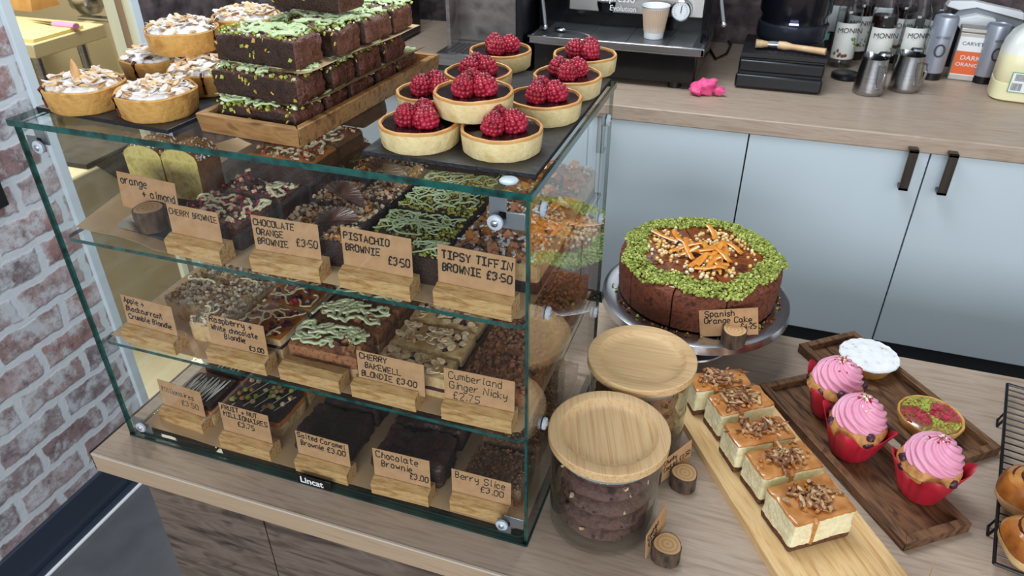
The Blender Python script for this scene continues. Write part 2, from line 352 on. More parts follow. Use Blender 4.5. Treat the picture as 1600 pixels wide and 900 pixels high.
n2 = nn(nt, 'ShaderNodeTexNoise'); n2.inputs['Scale'].default_value = 32; n2.inputs['Detail'].default_value = 9; n2.inputs['Roughness'].default_value = .75; L(tc.outputs['Object'], n2.inputs[0])
r2 = ramp(nt, ['#6c6264', '#d8d2d2', '#ffffff'], [.36, .48, .6]); L(n2.outputs[0], r2.inputs[0])
mx = nn(nt, 'ShaderNodeMix', data_type='RGBA', blend_type='MULTIPLY'); mx.inputs[0].default_value = .7; L(r1.outputs[0], mx.inputs[6]); L(r2.outputs[0], mx.inputs[7])
r3 = ramp(nt, ['#000000', '#ffffff'], [.47, .58]); n3 = nn(nt, 'ShaderNodeTexNoise'); n3.inputs['Scale'].default_value = 11; n3.inputs['Detail'].default_value = 12; n3.inputs['Roughness'].default_value = .75; L(tc.outputs['Object'], n3.inputs[0]); L(n3.outputs[0], r3.inputs[0])
mw_ = nn(nt, 'ShaderNodeMath', operation='MULTIPLY'); mw_.inputs[1].default_value = .8; L(r3.outputs[0], mw_.inputs[0])
mf = nn(nt, 'ShaderNodeMath', operation='MAXIMUM'); L(br.outputs['Fac'], mf.inputs[0]); L(mw_.outputs[0], mf.inputs[1])
m2 = nn(nt, 'ShaderNodeMix', data_type='RGBA'); m2.inputs[7].default_value = lin('#d3d8dd'); L(mf.outputs[0], m2.inputs[0]); L(mx.outputs[2], m2.inputs[6]); L(m2.outputs[2], b.inputs['Base Color'])
bp = nn(nt, 'ShaderNodeBump'); bp.inputs['Strength'].default_value = .35; bp.inputs['Distance'].default_value = .006; bp.invert = True
L(br.outputs['Fac'], bp.inputs['Height']); bp2 = nn(nt, 'ShaderNodeBump'); bp2.inputs['Strength'].default_value = .5; bp2.inputs['Distance'].default_value = .006
L(n2.outputs[0], bp2.inputs['Height']); L(bp.outputs[0], bp2.inputs['Normal']); L(bp2.outputs[0], b.inputs['Normal']); b.inputs['Roughness'].default_value = .75
BRICK = m
m, nt, b = newmat('shaded_brick'); L = nt.links.new  # brick of the left wall again, dim light put into its darker colours
tc = nn(nt, 'ShaderNodeTexCoord'); sp = nn(nt, 'ShaderNodeSeparateXYZ'); L(tc.outputs['Object'], sp.inputs[0])
ad = nn(nt, 'ShaderNodeMath', operation='ADD'); L(sp.outputs[0], ad.inputs[0]); L(sp.outputs[1], ad.inputs[1])
cb = nn(nt, 'ShaderNodeCombineXYZ'); L(ad.outputs[0], cb.inputs[0]); L(sp.outputs[2], cb.inputs[1])
br = nn(nt, 'ShaderNodeTexBrick'); L(cb.outputs[0], br.inputs[0])
br.inputs['Color1'].default_value = lin('#54474a'); br.inputs['Color2'].default_value = lin('#7a6a6a'); br.inputs['Mortar'].default_value = lin('#6b6160')
br.inputs['Scale'].default_value = 1; br.inputs['Brick Width'].default_value = .20; br.inputs['Row Height'].default_value = .078; br.inputs['Mortar Size'].default_value = .006; br.inputs['Mortar Smooth'].default_value = 1
n2 = nn(nt, 'ShaderNodeTexNoise'); n2.inputs['Scale'].default_value = 22; n2.inputs['Detail'].default_value = 6; L(tc.outputs['Object'], n2.inputs[0])
r2 = ramp(nt, ['#7a7476', '#ffffff'], [.35, .7]); L(n2.outputs[0], r2.inputs[0])
mx = nn(nt, 'ShaderNodeMix', data_type='RGBA', blend_type='MULTIPLY'); mx.inputs[0].default_value = 1; L(br.outputs[0], mx.inputs[6]); L(r2.outputs[0], mx.inputs[7]); L(mx.outputs[2], b.inputs['Base Color'])
b.inputs['Roughness'].default_value = .8
SHADEBRICK = m
FLOORM = M('grey_vinyl', ['#55565a', '#5f6064', '#505155'], rough=.38, scale=6)
SKIRT = M('dark_blue_skirting', '#343b4a', rough=.3)
CREAM = M('cream_paint', '#d6cfb4', rough=.6)
CREAMD = M('cream_cupboard', '#cbc4a8', rough=.5)
FRAMEW = M('white_gloss_paint', '#d3dde4', rough=.3)

struct(bx('floor_kitchen', -4, WX-.03, -3.2, BY, FZ-.05, FZ+.002, M('cream_vinyl', '#ccc5aa', rough=.5)))
struct(bx('floor', WX-.03, 3.2, -3.2, BY, FZ-.05, FZ, FLOORM))
mb = MB(); mb.box(WX-.03, WX, -3.2, .425, FZ, 1.9); struct(mb.build('wall_left', BRICK))
mb = MB(); mb.box(WX-.03, WX, .778, BY, FZ, 1.9); struct(mb.build('wall_left_rear', SHADEBRICK))
mb = MB(); mb.box(WX-.03, 3.2, BY, BY+.1, FZ, 1.9); struct(mb.build('wall_back', SHADEBRICK))
struct(bx('wall_kitchen_back', -4, WX-.03, BY, BY+.1, FZ, 1.9, M('kitchen_wall_paint', '#b9ae92', rough=.6)))
mb = MB(); mb.box(WX, WX+.012, -3.2, .425, FZ, FZ+.115); mb.box(WX+.012, WX+.03, -3.2, .425, FZ, FZ+.012); struct(mb.build('baseboard_left', SKIRT, bevel=.003))
mb = MB(); mb.tube([(WX+.034, -3.2, FZ+.004), (WX+.034, .425, FZ+.004)], .005, 8); struct(mb.build('trim_1', WHITEP))
mb = MB(); mb.box(WX-.035, WX+.012, .425, .449, FZ, 1.9); struct(mb.build('trim_2', FRAMEW, bevel=.002))
mb = MB(); mb.box(WX-.010, WX+.004, -.0+.695, .714, FZ, 1.9); mb.box(WX-.03, WX, .714, .739, FZ, 1.9, 1); mb.box(WX-.03, WX+.006, .739, .756, FZ, 1.9, 0); mb.box(WX-.03, WX+.012, .756, .778, FZ, 1.9, 2)
struct(mb.build('trim_3', [M('cream_gloss', '#e3dcb8', rough=.3), M('tan_strip', '#9b7d5e', rough=.6), FRAMEW]))
# kitchen behind the opening
mb = MB(); mb.box(-4.0, -3.9, -.6, BY, FZ, 1.9); struct(mb.build('wall_kitchen', CREAM))
mb = MB(); mb.box(-2.62, -2.57, -.6, 1.9, FZ, .2); struct(mb.build('trim_4', CREAMD))

# ------------------------------------------------------------------ kitchen things
def kitchen():
    tz = .28
    t = thing('prep_table', 'cream topped kitchen table with round metal leg seen through the doorway', 'table', (0, 0, 0))
    c0 = P(50, 70, tz); c1 = P(174, 42, tz)
    bx('tabletop', c0[0]-1.0, c0[0]+.0, c0[1], c1[1]+.03, tz-.05, tz, M('cream_laminate', '#cfc6a2', rough=.4), t, .004)
    for x in (-.06, -.9):
        for y in (.05, .25):
            mb = MB(); mb.tube([(c0[0]+x, c0[1]+y, tz-.05), (c0[0]+x, c0[1]+y, FZ)], .018, 12); mb.build('leg', STEEL, t)
    bp_ = bx('chopping_board', c0[0]-.75, c0[0]-.012, c0[1]+.02, c0[1]+.24, tz, tz+.014, M('yellow_board', '#ecdf9c', rough=.45), None, .003)
    tag(bp_, 'pale yellow chopping board lying on the kitchen table', 'chopping board')
    k = thing('kitchen_knife', 'kitchen knife with pink handle on the yellow chopping board', 'knife', (0, 0, 0))
    a = Vector((*P(42, 31, tz+.02), tz+.02)); b_ = Vector((*P(84, 37, tz+.02), tz+.02)); c = Vector((*P(119, 41, tz+.02), tz+.02))
    mb = MB(); d = (b_-a); n = Vector((-d.y, d.x, 0)).normalized()*.013
    mb.add([a, b_+n, b_-n, a+Vector((0, 0, .002)), b_+n+Vector((0, 0, .003)), b_-n+Vector((0, 0, .003))], [(0, 1, 2), (3, 5, 4), (0, 3, 4, 1), (1, 4, 5, 2), (2, 5, 3, 0)], 0, False); mb.build('blade', STEEL, k)
    mb = MB(); mb.tube([b_, b_*.7+c*.3, b_*.3+c*.7, c], [.012, .016, .013, .015], 10, 0, .7); mb.build('knife_handle', M('pink_plastic', '#d58fc4', rough=.4), k)
    p = P(40, 12, tz); mb = MB(); Z = tz
    x, y = p
    mb.add([(x-.12, y-.05, Z), (x+.09, y-.05, Z), (x+.09, y+.09, Z), (x-.12, y+.09, Z), (x-.12, y+.0, Z+.22), (x+.09, y+.0, Z+.22), (x+.09, y+.04, Z+.22), (x-.12, y+.04, Z+.22)],
           [(3, 2, 1, 0), (0, 1, 5, 4), (1, 2, 6, 5), (2, 3, 7, 6), (3, 0, 4, 7), (4, 5, 6, 7)], 0, False)
    tag(mb.build('paper_bag', M('brown_paper', ['#b98a4c', '#caa064'], rough=.7, scale=20, bump=.4, bscale=30)), 'folded brown paper bag at the far end of the chopping board', 'paper bag')
    p = P(142, 20, tz); mb = MB(); mb.lathe([(.0, 0), (.04, 0), (.065, .03), (.07, .07), (.066, .07), (.06, .03), (0, .006)], 24)
    tag(mb.build('mixing_bowl', STEEL, None, (p[0], p[1], tz)), 'small metal bowl standing behind the chopping board', 'bowl')
    mb = MB(); p = P(160, 32, tz); mb.box(-.1, .05, -.02, .02, 0, .012)
    tag(mb.build('metal_ruler', STEEL, None, (p[0], p[1], tz)), 'flat metal strip lying on the kitchen table beside the bowl', 'strip')
    # storage box with dark cloth under the table
    q = S(190, 330, -1.75)
    t = thing('storage_chest', 'cream lidded storage chest under the kitchen table, seen through the case', 'chest', (-1.95, .93, FZ))
    bx('chest_body', -.2, .15, -.12, .5, 0, .60, CREAM, t, .01)
    mb = MB(); mb.slab(.34, .40, .02, (-.025, .22, .601), .03, .008, .006, 14, 3); mb.add([(.165, .04, .61), (.165, .42, .61), (.167, .30, .50), (.167, .16, .47)], [(0, 3, 2, 1)])
    o = mb.build('dark_cloth', M('charcoal_cloth', ['#3b3834', '#4c4844'], rough=.9, scale=30, bump=.4), None, (-1.95, .93, FZ))
    tag(o, 'charcoal cloth draped over the storage chest below the table', 'cloth')
kitchen()
mb = MB(); y0, z0 = S(-5, 300, WX); mb.box(WX, WX+.015, y0-.25, y0+.006, z0-.03, z0+.035)
tag(mb.build('wall_sign', M('black_board', '#14161c', rough=.5), bevel=.002), 'black board fixed to the brick wall at the left edge', 'sign')

# ------------------------------------------------------------------ back counter, cupboards
BZ = .2545; YC = 1.307
o = bx('worktop', WX, 2.2, YC, BY, BZ-.042, BZ, OAK, None, .003); tag(o, 'long oak worktop above the grey cupboards carrying the coffee machine', 'worktop')
ZB = -.374
o = bx('plinth', WX, 2.2, YC+.09, YC+.11, FZ, ZB, M('dark_plinth', '#3a3c40', rough=.5)); tag(o, 'dark grey plinth board running under the grey cupboards', 'plinth')
def handle(t, x):
    mb = MB(); z0, z1 = BZ-.042-.10, BZ-.042-.002; z1 = .228; z0 = .118
    mb.box(x-.011, x+.011, -.036, -.028, z0, z1); mb.box(x-.011, x+.011, -.036, 0, z1-.008, z1); mb.box(x-.011, x+.011, -.036, 0, z0, z0+.008)
    return mb.build('handle', HANDLE, t, bevel=.001)
def cupboard(x0, x1, xm, label):
    t = thing('cupboard', label, 'cupboard', (0, YC+.024, 0), 0, 'grey cupboards under the back worktop')
    bx('carcass', x0+.001, x1-.001, .0, BY-YC-.03, ZB, BZ-.045, GAP, t)
    for a, b_, hx in ((x0, xm, xm-.045), (xm, x1, xm+.045)):
        mb = MB(); mb.box(a+.002, b_-.002, -.018, 0, ZB+.002, BZ-.0435)
        d = mb.build('door', CAB, t, bevel=.001); d.parent = t
        h = handle(d, hx); h.location.y = -.018
cupboard(-1.13, -.243, -.69, 'grey two-door cupboard mostly hidden behind the glass case')
def cupboard1(x0, x1, hx, label):
    t = thing('cupboard', label, 'cupboard', (0, YC+.024, 0), 0, 'grey cupboards under the back worktop')
    bx('carcass', x0+.001, x1-.001, .0, BY-YC-.03, ZB, BZ-.045, GAP, t)
    mb = MB(); mb.box(x0+.002, x1-.002, -.018, 0, ZB+.002, BZ-.0435); d = mb.build('door', CAB, t, bevel=.001)
    h = handle(d, hx); h.location.y = -.018
cupboard1(-.243, .2026, -.198, 'grey single-door cupboard behind the round cake, handle at its left')
cupboard(.2026, 1.095, .6481, 'grey cupboard with two bronze handles side by side')
cupboard(1.095, 2.0, 1.54, 'grey two-door cupboard at the far right of the row')

# ------------------------------------------------------------------ front counter
CX0 = -.7835; CY0 = -.0589; CY1 = .694
t = thing('serving_counter', 'low serving counter with pale oak top and dark reclaimed wood front', 'counter', (0, 0, 0))
mb = MB(); mb.box(CX0, 1.6, CY0, CY1, -.042, 0, 0); mb.build('countertop', OAK, t, bevel=.002)
bx('seam_line', CX0+.002, 1.6, CY0-.0022, CY0+.0012, -.0028, .0006, M('pale_seam', '#cdbfae', rough=.5), t)
bx('edge_trim', CX0-.003, CX0, CY0, CY1, -.040, .0006, BLACKP, t)
mb = MB(); mb.box(CX0+.002, 1.6, CY0-.0015, CY0, -.041, -.003, 0); mb.build('front_edging', OAKE, t)
for x0, x1 in ((-.715, -.47), (-.467, .1), (.103, .75), (.753, 1.6)):
    bx('front_panel', x0, x1, CY0+.03, CY0+.05, FZ, -.042, DARKW, t, .001)
bx('side_panel', -.715, -.695, CY0+.05, CY1-.03, FZ, -.042, DARKW, t)
bx('shadow_batten', -.71, 1.6, CY0+.034, CY0+.05, -.06, -.0425, BLACKP, t)

# ------------------------------------------------------------------ display case
W, D, H = .75, .4292, .5882
Z0, Z1, Z2, ZT = .008, .2081, .4014, H
case = thing('display_case', 'glass countertop display case with three tiers of traybakes inside', 'display case', (0, 0, 0))
def pane(name, x0, x1, y0, y1, z0, z1, em=EDGE, thin=None):
    d = [x1-x0, y1-y0, z1-z0]; ax = d.index(min(d)); mb = MB()
    mb.box(x0, x1, y0, y1, z0, z1)
    big = {2: (0, 1), 1: (2, 4), 0: (3, 5)}[ax]
    for i in range(6):
        if i not in big: mb.m[i] = 1
    return mb.build(name, [GLASS, em], case, bevel=0)
pane('top_glass', -W-.006, .004, -.004, D, H-.009, H)
pane('front_glass', -W, 0, 0, .006, .0, H-.009)
pane('side_glass', -.006, 0, .006, D, .0, H-.009, EDGE)
pane('side_glass', -W, -W+.006, .006, D, .0, H-.009, EDGE)
def rshelf(name, z, em):
    mb = MB(); r = .012; pts = [(-W+.008, D-.01), (-W+.008, .008+r)]
    for i in range(5):
        a = PI+PI/2*i/4; pts.append((-W+.008+r+r*math.cos(a), .008+r+r*math.sin(a)))
    for i in range(5):
        a = -PI/2+PI/2*i/4; pts.append((-.008-r+r*math.cos(a), .008+r+r*math.sin(a)))
    pts += [(-.008, D-.01)]
    mb.prism(pts[::1], z, z+.006, 0, 1); return mb.build(name, [GLASS, em], case)
rshelf('glass_shelf', .2021, EDGE); rshelf('glass_shelf', .3954, EDGE)
rshelf('base_glass', .002, EDGED)
mb = MB(); mb.box(-W, 0, -.0015, .007, 0, .004); mb.box(-W, -.0, .0, D, -.0, .002, 0); mb.box(-.007, .0015, 0, D, 0, .004); mb.box(-W-.0015, -W+.007, 0, D, 0, .004); mb.build('base_rim', EDGED, case)
def clip(face, a, z, br=None):
    "white washer with a steel screw through the glass; br: directions of the bracket arms"
    mb = MB(); T = Matrix.Translation((a, -.001, z)) @ Matrix.Rotation(PI/2, 4, 'X') if face == 'f' else Matrix.Translation((.001, a, z)) @ Matrix.Rotation(PI/2, 4, 'Y')
    mb.lathe([(0, .005), (.0078, .005), (.0095, .0035), (.0095, 0), (0, 0)], 20, 0, T=T)
    o = mb.build('washer', M('white_nylon', '#b9c4cf', rough=.3), case)
    mb = MB(); mb.lathe([(0, .0072), (.003, .007), (.0045, .0058), (.0045, .005), (0, .005)], 14, 0, T=T); mb.build('screw', CHROME, o)
    if br:
        mb = MB(); x, z2 = br
        if face == 'f':
            mb.box(min(a, x), max(a, x), .0065, .0085, z-.011, z+.011); mb.box(a-.011, a+.011, .0065, .0085, min(z, z2), max(z, z2))
        else:
            mb.box(-.0085, -.0065, min(a, x), max(a, x), z-.011, z+.011); mb.box(-.0085, -.0065, a-.011, a+.011, min(z, z2), max(z, z2))
        mb.build('bracket', M('grey_steel_bracket', '#8f9499', rough=.35, metal=.7), case, bevel=.002)
for u, v, bx_, bz_ in ((63, 229, -W+.007, H-.01), (775, 346, -.007, H-.01), (222, 666, -W+.007, .009), (785, 818, -.007, .009)):
    x, z = Q(u, v, 0); clip('f', x, z, (bx_, bz_))
for u, v in ((846, 326), (948, 188), (936, 341), (853, 489), (928, 488), (848, 661), (851, 797)):
    y, z = S(u, v, 0); clip('s', y, z)
mb = MB()
mb.lathe([(0, .003), (.009, .003), (.011, .0015), (.011, 0), (0, 0)], 20, c=(-.032, .022, H))
st = [mb.build('top_washer', MATS['white_nylon'], case)]
mb = MB(); a = Q(464, 747, -.0015); b_ = Q(516, 748, -.0015)
pl = bx('name_plate', a[0]+.001, b_[0]-.001, -.0016, -.0002, a[1]-.010, a[1]+.0105, BLACKG, case, .0008)
text('Lincat', .0185, WHITEP, pl, (a[0]+.006, -.0018, a[1]-.0055), sx=.98, bold=.0004)
# ------------------------------------------------------------------ paper liners
def liner(z, x0, x1, y0, y1, label, curl=0, seed=0):
    mb = MB(); nx, ny = 40, 14; vs = []
    for j in range(ny+1):
        for i in range(nx+1):
            x = x0+(x1-x0)*i/nx; y = y0+(y1-y0)*j/ny
            e = max(0, 1-(x-x0)/.07); h = curl*e*e*(.4+.6*math.sin(PI*j/ny))
            h += max(0, curl*.35*(1-(y-y0)/.05)) * max(0, math.sin((x-x0)*22)) * (1 if x < x0+.14 else 0)
            r = .018
            if i == nx and j == 0: x -= .006; y += .006
            vs.append((x, y, z+.0006+h))
    n0 = len(vs); vs += [(a, b, c+.0005) for a, b, c in vs]; k = nx+1
    q = [(j*k+i, j*k+i+1, (j+1)*k+i+1, (j+1)*k+i) for j in range(ny) for i in range(nx)]
    fs = [f[::-1] for f in q]+[tuple(n0+i for i in f) for f in q]
    rim = [i for i in range(k)]+[j*k+nx for j in range(1, ny+1)]+[ny*k+i for i in range(nx-1, -1, -1)]+[j*k for j in range(ny-1, 0, -1)]
    fs += [(rim[i], rim[(i+1) % len(rim)], n0+rim[(i+1) % len(rim)], n0+rim[i]) for i in range(len(rim))]
    mb.add(vs, fs); tag(mb.build('baking_paper', PAPER), label, 'baking paper')
liner(Z2, -.725, -.012, .018, .41, 'brown baking paper lining the top shelf, curled at its left end', .035)
liner(Z1, -.733, -.012, .018, .41, 'brown baking paper lining the middle shelf, raised at its left end', .012)
liner(Z0, -.733, -.012, .018, .41, 'brown baking paper lining the base tier of the case', .012)
PZ0, PZ1, PZ2 = Z0+.0012, Z1+.0012, Z2+.0012

# ------------------------------------------------------------------ price cards
def block_card(x, y, z, rz, w, label, lines, cw=.098, ch=.055, cx=0, th=.0007, h=.0115, lean=-.12, rot=0):
    t = thing('price_card', label, 'price card', (x, y, z), rz)
    mb = MB(); a = w/2; d = .030; hh = .028; s = .004
    prof = [(-d*.5, 0), (d*.5, 0), (d*.5, hh*.9), (s*.3, hh), (s*.3, hh-.008), (-s*.3, hh-.008), (-s*.3, hh), (-d*.5, hh*.82)]
    n = len(prof)
    mb.add([(-a, p, q) for p, q in prof]+[(a, p, q) for p, q in prof], [list(range(n)), list(range(2*n-1, n-1, -1))]+[(i, n+i, n+(i+1) % n, (i+1) % n) for i in range(n)], 0, False)
    bl = mb.build('wood_block', BLOCKW, t)
    if lines is not None:
        pv = bpy.data.objects.new('card', None)
        mb = MB(); mb.box(-cw/2+cx, cw/2+cx, -.0004, .0004, -.004, ch); c = mb.build('card', KRAFT, t, bevel=0); c.location = (0, -.000, hh-.004); c.rotation_euler = (-lean*0-.06, rot, 0)
        pen(lines, h, INK, c, -cw/2+cx+.003, ch, -.0007, th, seed=int(abs(x)*999), cw=cw)
    return t
def mid(a, b, z): p = P(*a, z); q = P(*b, z); return (p[0]+q[0])/2, (p[1]+q[1])/2+.015, math.atan2(q[1]-p[1], q[0]-p[0])*.5
def card_at(a, b, z, *k, **kk):
    x, y, r = mid(a, b, z); y = max(y, .028); block_card(x, y, z, r, *k, **kk)
card_at((262, 396), (345, 418), PZ2, .098, 'price card on oak block reading cherry brownie on the top shelf', [('CHERRY BROWNIE', .0, -.016, .78)], cw=.09, ch=.05, th=.0005)
card_at((388, 427), (500, 445), PZ2, .108, 'price card reading chocolate orange brownie, left of the pistachio card', [('CHOCOLATE', 0, -.014, .8), ('ORANGE', .003, -.028, .8), ('BROWNIE', .003, -.042, .8), ('£3·50', .064, -.036, .95)], cw=.103, ch=.056, th=.0007)
card_at((530, 450), (640, 475), PZ2, .106, 'price card reading pistachio brownie in front of green topped brownies', [('PISTACHIO', .001, -.017, .85), ('BROWNIE', .003, -.033, .85), ('£3·50', .065, -.042, 1)], cw=.103, ch=.06, th=.0008)
card_at((677, 482), (793, 510), PZ2, .108, 'price card reading tipsy tiffin brownie at the right front corner', [('TIPSY TIFFIN', .003, -.018, .95), ('BROWNIE £3·50', .004, -.036, .95)], cw=.105, ch=.058, th=.0009)
card_at((192, 533), (275, 560), PZ1, .108, 'price card reading apple and blackcurrant crumble blondie, leftmost on the middle shelf', [('Apple +', .002, -.013, .85), ('Blackcurrant', .003, -.028, .85), ('Crumble Blondie', .004, -.043, .85)], cw=.104, ch=.058, th=.0007)
card_at((320, 570), (415, 592), PZ1, .108, 'price card reading raspberry and white chocolate blondie on the middle shelf', [('Raspberry +', .002, -.012, .95), ('White chocolate', .003, -.026, .8), ('Blondie', .025, -.039, .85), ('£3.00', .068, -.051, .7)], cw=.104, ch=.058, th=.0007)
card_at((435, 598), (525, 622), PZ1, .105, 'oak card block with no card in front of the drizzled brownies', None)
card_at((545, 630), (640, 655), PZ1, .105, 'price card reading cherry bakewell blondie with one rounded corner', [('CHERRY', .002, -.013, .85), ('BAKEWELL', .010, -.028, .85), ('BLONDIE £3·00', .003, -.043, .85)], cw=.108, ch=.052, cx=.008, th=.0007)
card_at((688, 665), (790, 686), PZ1, .105, 'price card in thin pen reading Cumberland ginger nicky', [('Cumberland', .004, -.016, 1.05), ('Ginger Nicky', .005, -.033, 1.05), ('£2.75', .010, -.050, 1.05)], cw=.104, ch=.056, th=.0005)
card_at((255, 656), (316, 681), PZ0, .10, 'price card reading millionaires, leftmost on the base tier', [('Millionaires', .004, -.024, .95), ('£3.50', .045, -.043, 1)], cw=.098, ch=.06, th=.0004)
card_at((345, 697), (425, 723), PZ0, .105, 'price card reading fruit and nut millionaires on the base tier', [('FRUIT + NUT', .002, -.012, .8), ('MILLIONAIRES', .004, -.026, .85), ('£3.75', .03, -.042, .9)], cw=.1, ch=.064, th=.0007)
card_at((457, 741), (540, 767), PZ0, .10, 'price card reading salted caramel brownie behind the case name plate', [('Salted Caramel', .001, -.012, .85), ('Brownie £3.00', .006, -.027, .9)], cw=.1, ch=.052, th=.0007)
card_at((578, 777), (665, 797), PZ0, .10, 'price card reading chocolate brownie on the base tier', [('Chocolate', .003, -.016, 1.1), ('Brownie', .012, -.033, 1.1), ('£3.00', .060, -.046, 1)], cw=.098, ch=.06, th=.0007)
card_at((705, 797), (790, 820), PZ0, .095, 'price card reading berry slice on the base tier', [('Berry Slice', .004, -.016, 1.1), ('£3.00', .045, -.033, 1)], cw=.098, ch=.05, th=.0006)
BARK = M('tree_bark', ['#1e150f', '#5e4a3a', '#33241a'], rough=.9, scale=60, bump=1, bscale=90, stretch=(1, 1, .3))
def rings_mat():
    m, nt, b = newmat('cut_log_end'); L = nt.links.new; tc = nn(nt, 'ShaderNodeTexCoord'); wv = nn(nt, 'ShaderNodeTexWave', wave_type='RINGS'); wv.rings_direction = 'Z'
    wv.inputs['Scale'].default_value = 45; wv.inputs['Distortion'].default_value = 3; wv.inputs['Detail'].default_value = 4; L(tc.outputs['Object'], wv.inputs[0]); r = ramp(nt, ['#b38a5c', '#c9a273'], [0, 1]); L(wv.outputs[0], r.inputs[0]); L(r.outputs[0], b.inputs['Base Color']); b.inputs['Roughness'].default_value = .7; return m
LOGEND = rings_mat()
def log_card(x, y, z, rz, label, lines, cw, ch, cdx=0, lr=.021, lh=.032, th=.0006, h=.0115, roll=0, up=None, cdy=0):
    t = thing('price_card', label, 'price card', (x, y, z), rz)
    mb = MB(); mb.lathe([(0, 0)]+[(lr, lh*i/8) for i in range(9)]+[(lr-.0015, lh), (0, lh)], 56, fn=lambda k, a, r, q: (r*(1+.05*math.sin(a*3+1)+(.07*noise.noise(Vector((math.cos(a)*5, math.sin(a)*5, q*60))) if r > lr-.001 else 0)), q), ms=[0]*9+[0, 1]); mb.build('log_slice', [BARK, LOGEND], t)
    up = lh-.006 if up is None else up
    mb = MB(); mb.box(-cw/2, cw/2, -.0004, .0004, 0, ch); c = mb.build('card', KRAFT, t); c.location = (cdx, cdy, up); c.rotation_euler = (-.08, roll, 0)
    pen(lines, h, INK, c, -cw/2+.003, ch, -.0007, th, seed=7, cw=cw); return t
x, y = P(232, 358, PZ2+.009)
OA = (x, y)
# ------------------------------------------------------------------ traybake pieces
R_ = random.Random(11)
def piece(name, label, cat, x, y, z, w, d, h, mats, mf, top, rz=0, group=None, amp=.0013, step=.006, tname='topping', seed=None, r=.004):
    sd = R_.randint(0, 999) if seed is None else seed; t = thing(name, label, cat, (x, y, z), rz, group)
    mb = MB(); mb.slab(w, d, h, step=step, r=r, amp=amp, seed=sd, mf=mf); mb.build('cake_slab', mats, t)
    if top:
        mb = MB(); rnd = random.Random(sd); tm = top(mb, w, d, h, rnd); o = mb.build(tname, tm, t); o['kind'] = 'stuff'
    return t
def sprinkle(mb, w, d, h, n, size, ms, rnd, m=.004, up=.3, el=1):
    for _ in range(int(n*1.5)):
        s = size*rnd.uniform(.4, 1.15); mb.chunk((rnd.uniform(-w/2+m, w/2-m), rnd.uniform(-d/2+m, d/2-m), h+s*up*rnd.uniform(.2, 1.4)), (s*el, s, s*.8), rnd.choice(ms), rnd)
def drizzle(mb, w, d, h, n, r, m, rnd, zig=None, over=.0):
    for _ in range(n):
        a = rnd.uniform(0, PI); pts = []; x = rnd.uniform(-w/2+.006, w/2-.006); y = rnd.uniform(-d/2+.006, d/2-.006); L_ = rnd.randint(8, 16)
        for k in range(L_):
            pts.append((x, y, h+r*.5+rnd.uniform(0, r))); a += rnd.uniform(-.9, .9); x += math.cos(a)*.006; y += math.sin(a)*.006
            if abs(x) > w/2-.002: a = PI-a; x = math.copysign(w/2-.002, x)
            if abs(y) > d/2-.002: a = -a; y = math.copysign(d/2-.002, y)
        mb.tube(pts, r*rnd.uniform(.7, 1.2), 6, m, .7)
def lines_dr(mb, w, d, h, n, r, m, rnd, ang):
    for i in range(n):
        o = (i/(n-1)-.5); c, s = math.cos(ang), math.sin(ang); L_ = max(w, d)*.75; pts = []
        for k in range(9):
            u = (k/8-.5)*2*L_*.6; x = c*u-s*o*d*1.1; y = s*u+c*o*w*1.0+rnd.uniform(-.001, .001)
            if abs(x) < w/2-.001 and abs(y) < d/2-.001: pts.append((x, y, h+r*.4))
        if len(pts) > 1: mb.tube(pts, r, 6, m, .6)
def top_pist(mb, w, d, h, rnd):
    sprinkle(mb, w, d, h, int(w*d*26000), .0045, [0, 0, 0, 2], rnd, .002); drizzle(mb, w, d, h+.0035, int(w*d*2600)+4, .0014, 1, rnd)
    return [PIST, PISTL, YEL]
def top_orange(mb, w, d, h, rnd):
    sprinkle(mb, w, d, h, int(w*d*30000), .0062, [0, 1, 1, 2, 3, 4, 1], rnd, .002); return [NUT, ALM, ORG, CHOC, CARAM]
def top_tiff(mb, w, d, h, rnd):
    sprinkle(mb, w, d, h, int(w*d*5500), .014, [0, 1, 2, 3, 0], rnd, .006, .35); sprinkle(mb, w, d, h+.006, int(w*d*5500), .0045, [4], rnd, .004, .5, 2.2); sprinkle(mb, w, d, h, int(w*d*9000), .006, [0, 2, 5], rnd, .003)
    return [PINKB, ORG, BERRY, PINKB, WHITEP, NUT]
def top_tiffo(mb, w, d, h, rnd):
    sprinkle(mb, w, d, h, int(w*d*6000), .014, [0, 1, 2, 1], rnd, .006, .35, 1.6); sprinkle(mb, w, d, h+.005, int(w*d*4000), .0045, [3], rnd, .004, .5, 1.8); sprinkle(mb, w, d, h, int(w*d*9000), .006, [0, 4], rnd, .003)
    return [PINKB, ORG, CARAM, WCHOC, NUT]
def top_cherry(mb, w, d, h, rnd):
    drizzle(mb, w, d, h, 6, .003, 1, rnd); sprinkle(mb, w, d, h+.002, int(w*d*10000), .004, [0], rnd, .003); sprinkle(mb, w, d, h, int(w*d*6000), .009, [2, 3], rnd, .005)
    return [RED, WCHOC, ALM, CHOC]
def top_crumb(mb, w, d, h, rnd):
    sprinkle(mb, w, d, h, int(w*d*26000), .0078, [0, 1, 1, 2], rnd, .002, .4); drizzle(mb, w, d, h+.006, 1, .0022, 3, rnd); return [CRUML, M('sugared_crumble', ['#b9a88e', '#e2dacd'], rough=.9, scale=150), CRUM, WCHOC]
def top_rasp(mb, w, d, h, rnd):
    drizzle(mb, w, d, h+.001, 7, .0018, 0, rnd); sprinkle(mb, w, d, h, int(w*d*3500), .009, [1, 1, 2], rnd, .006); return [WCHOC, BERRY, RED]
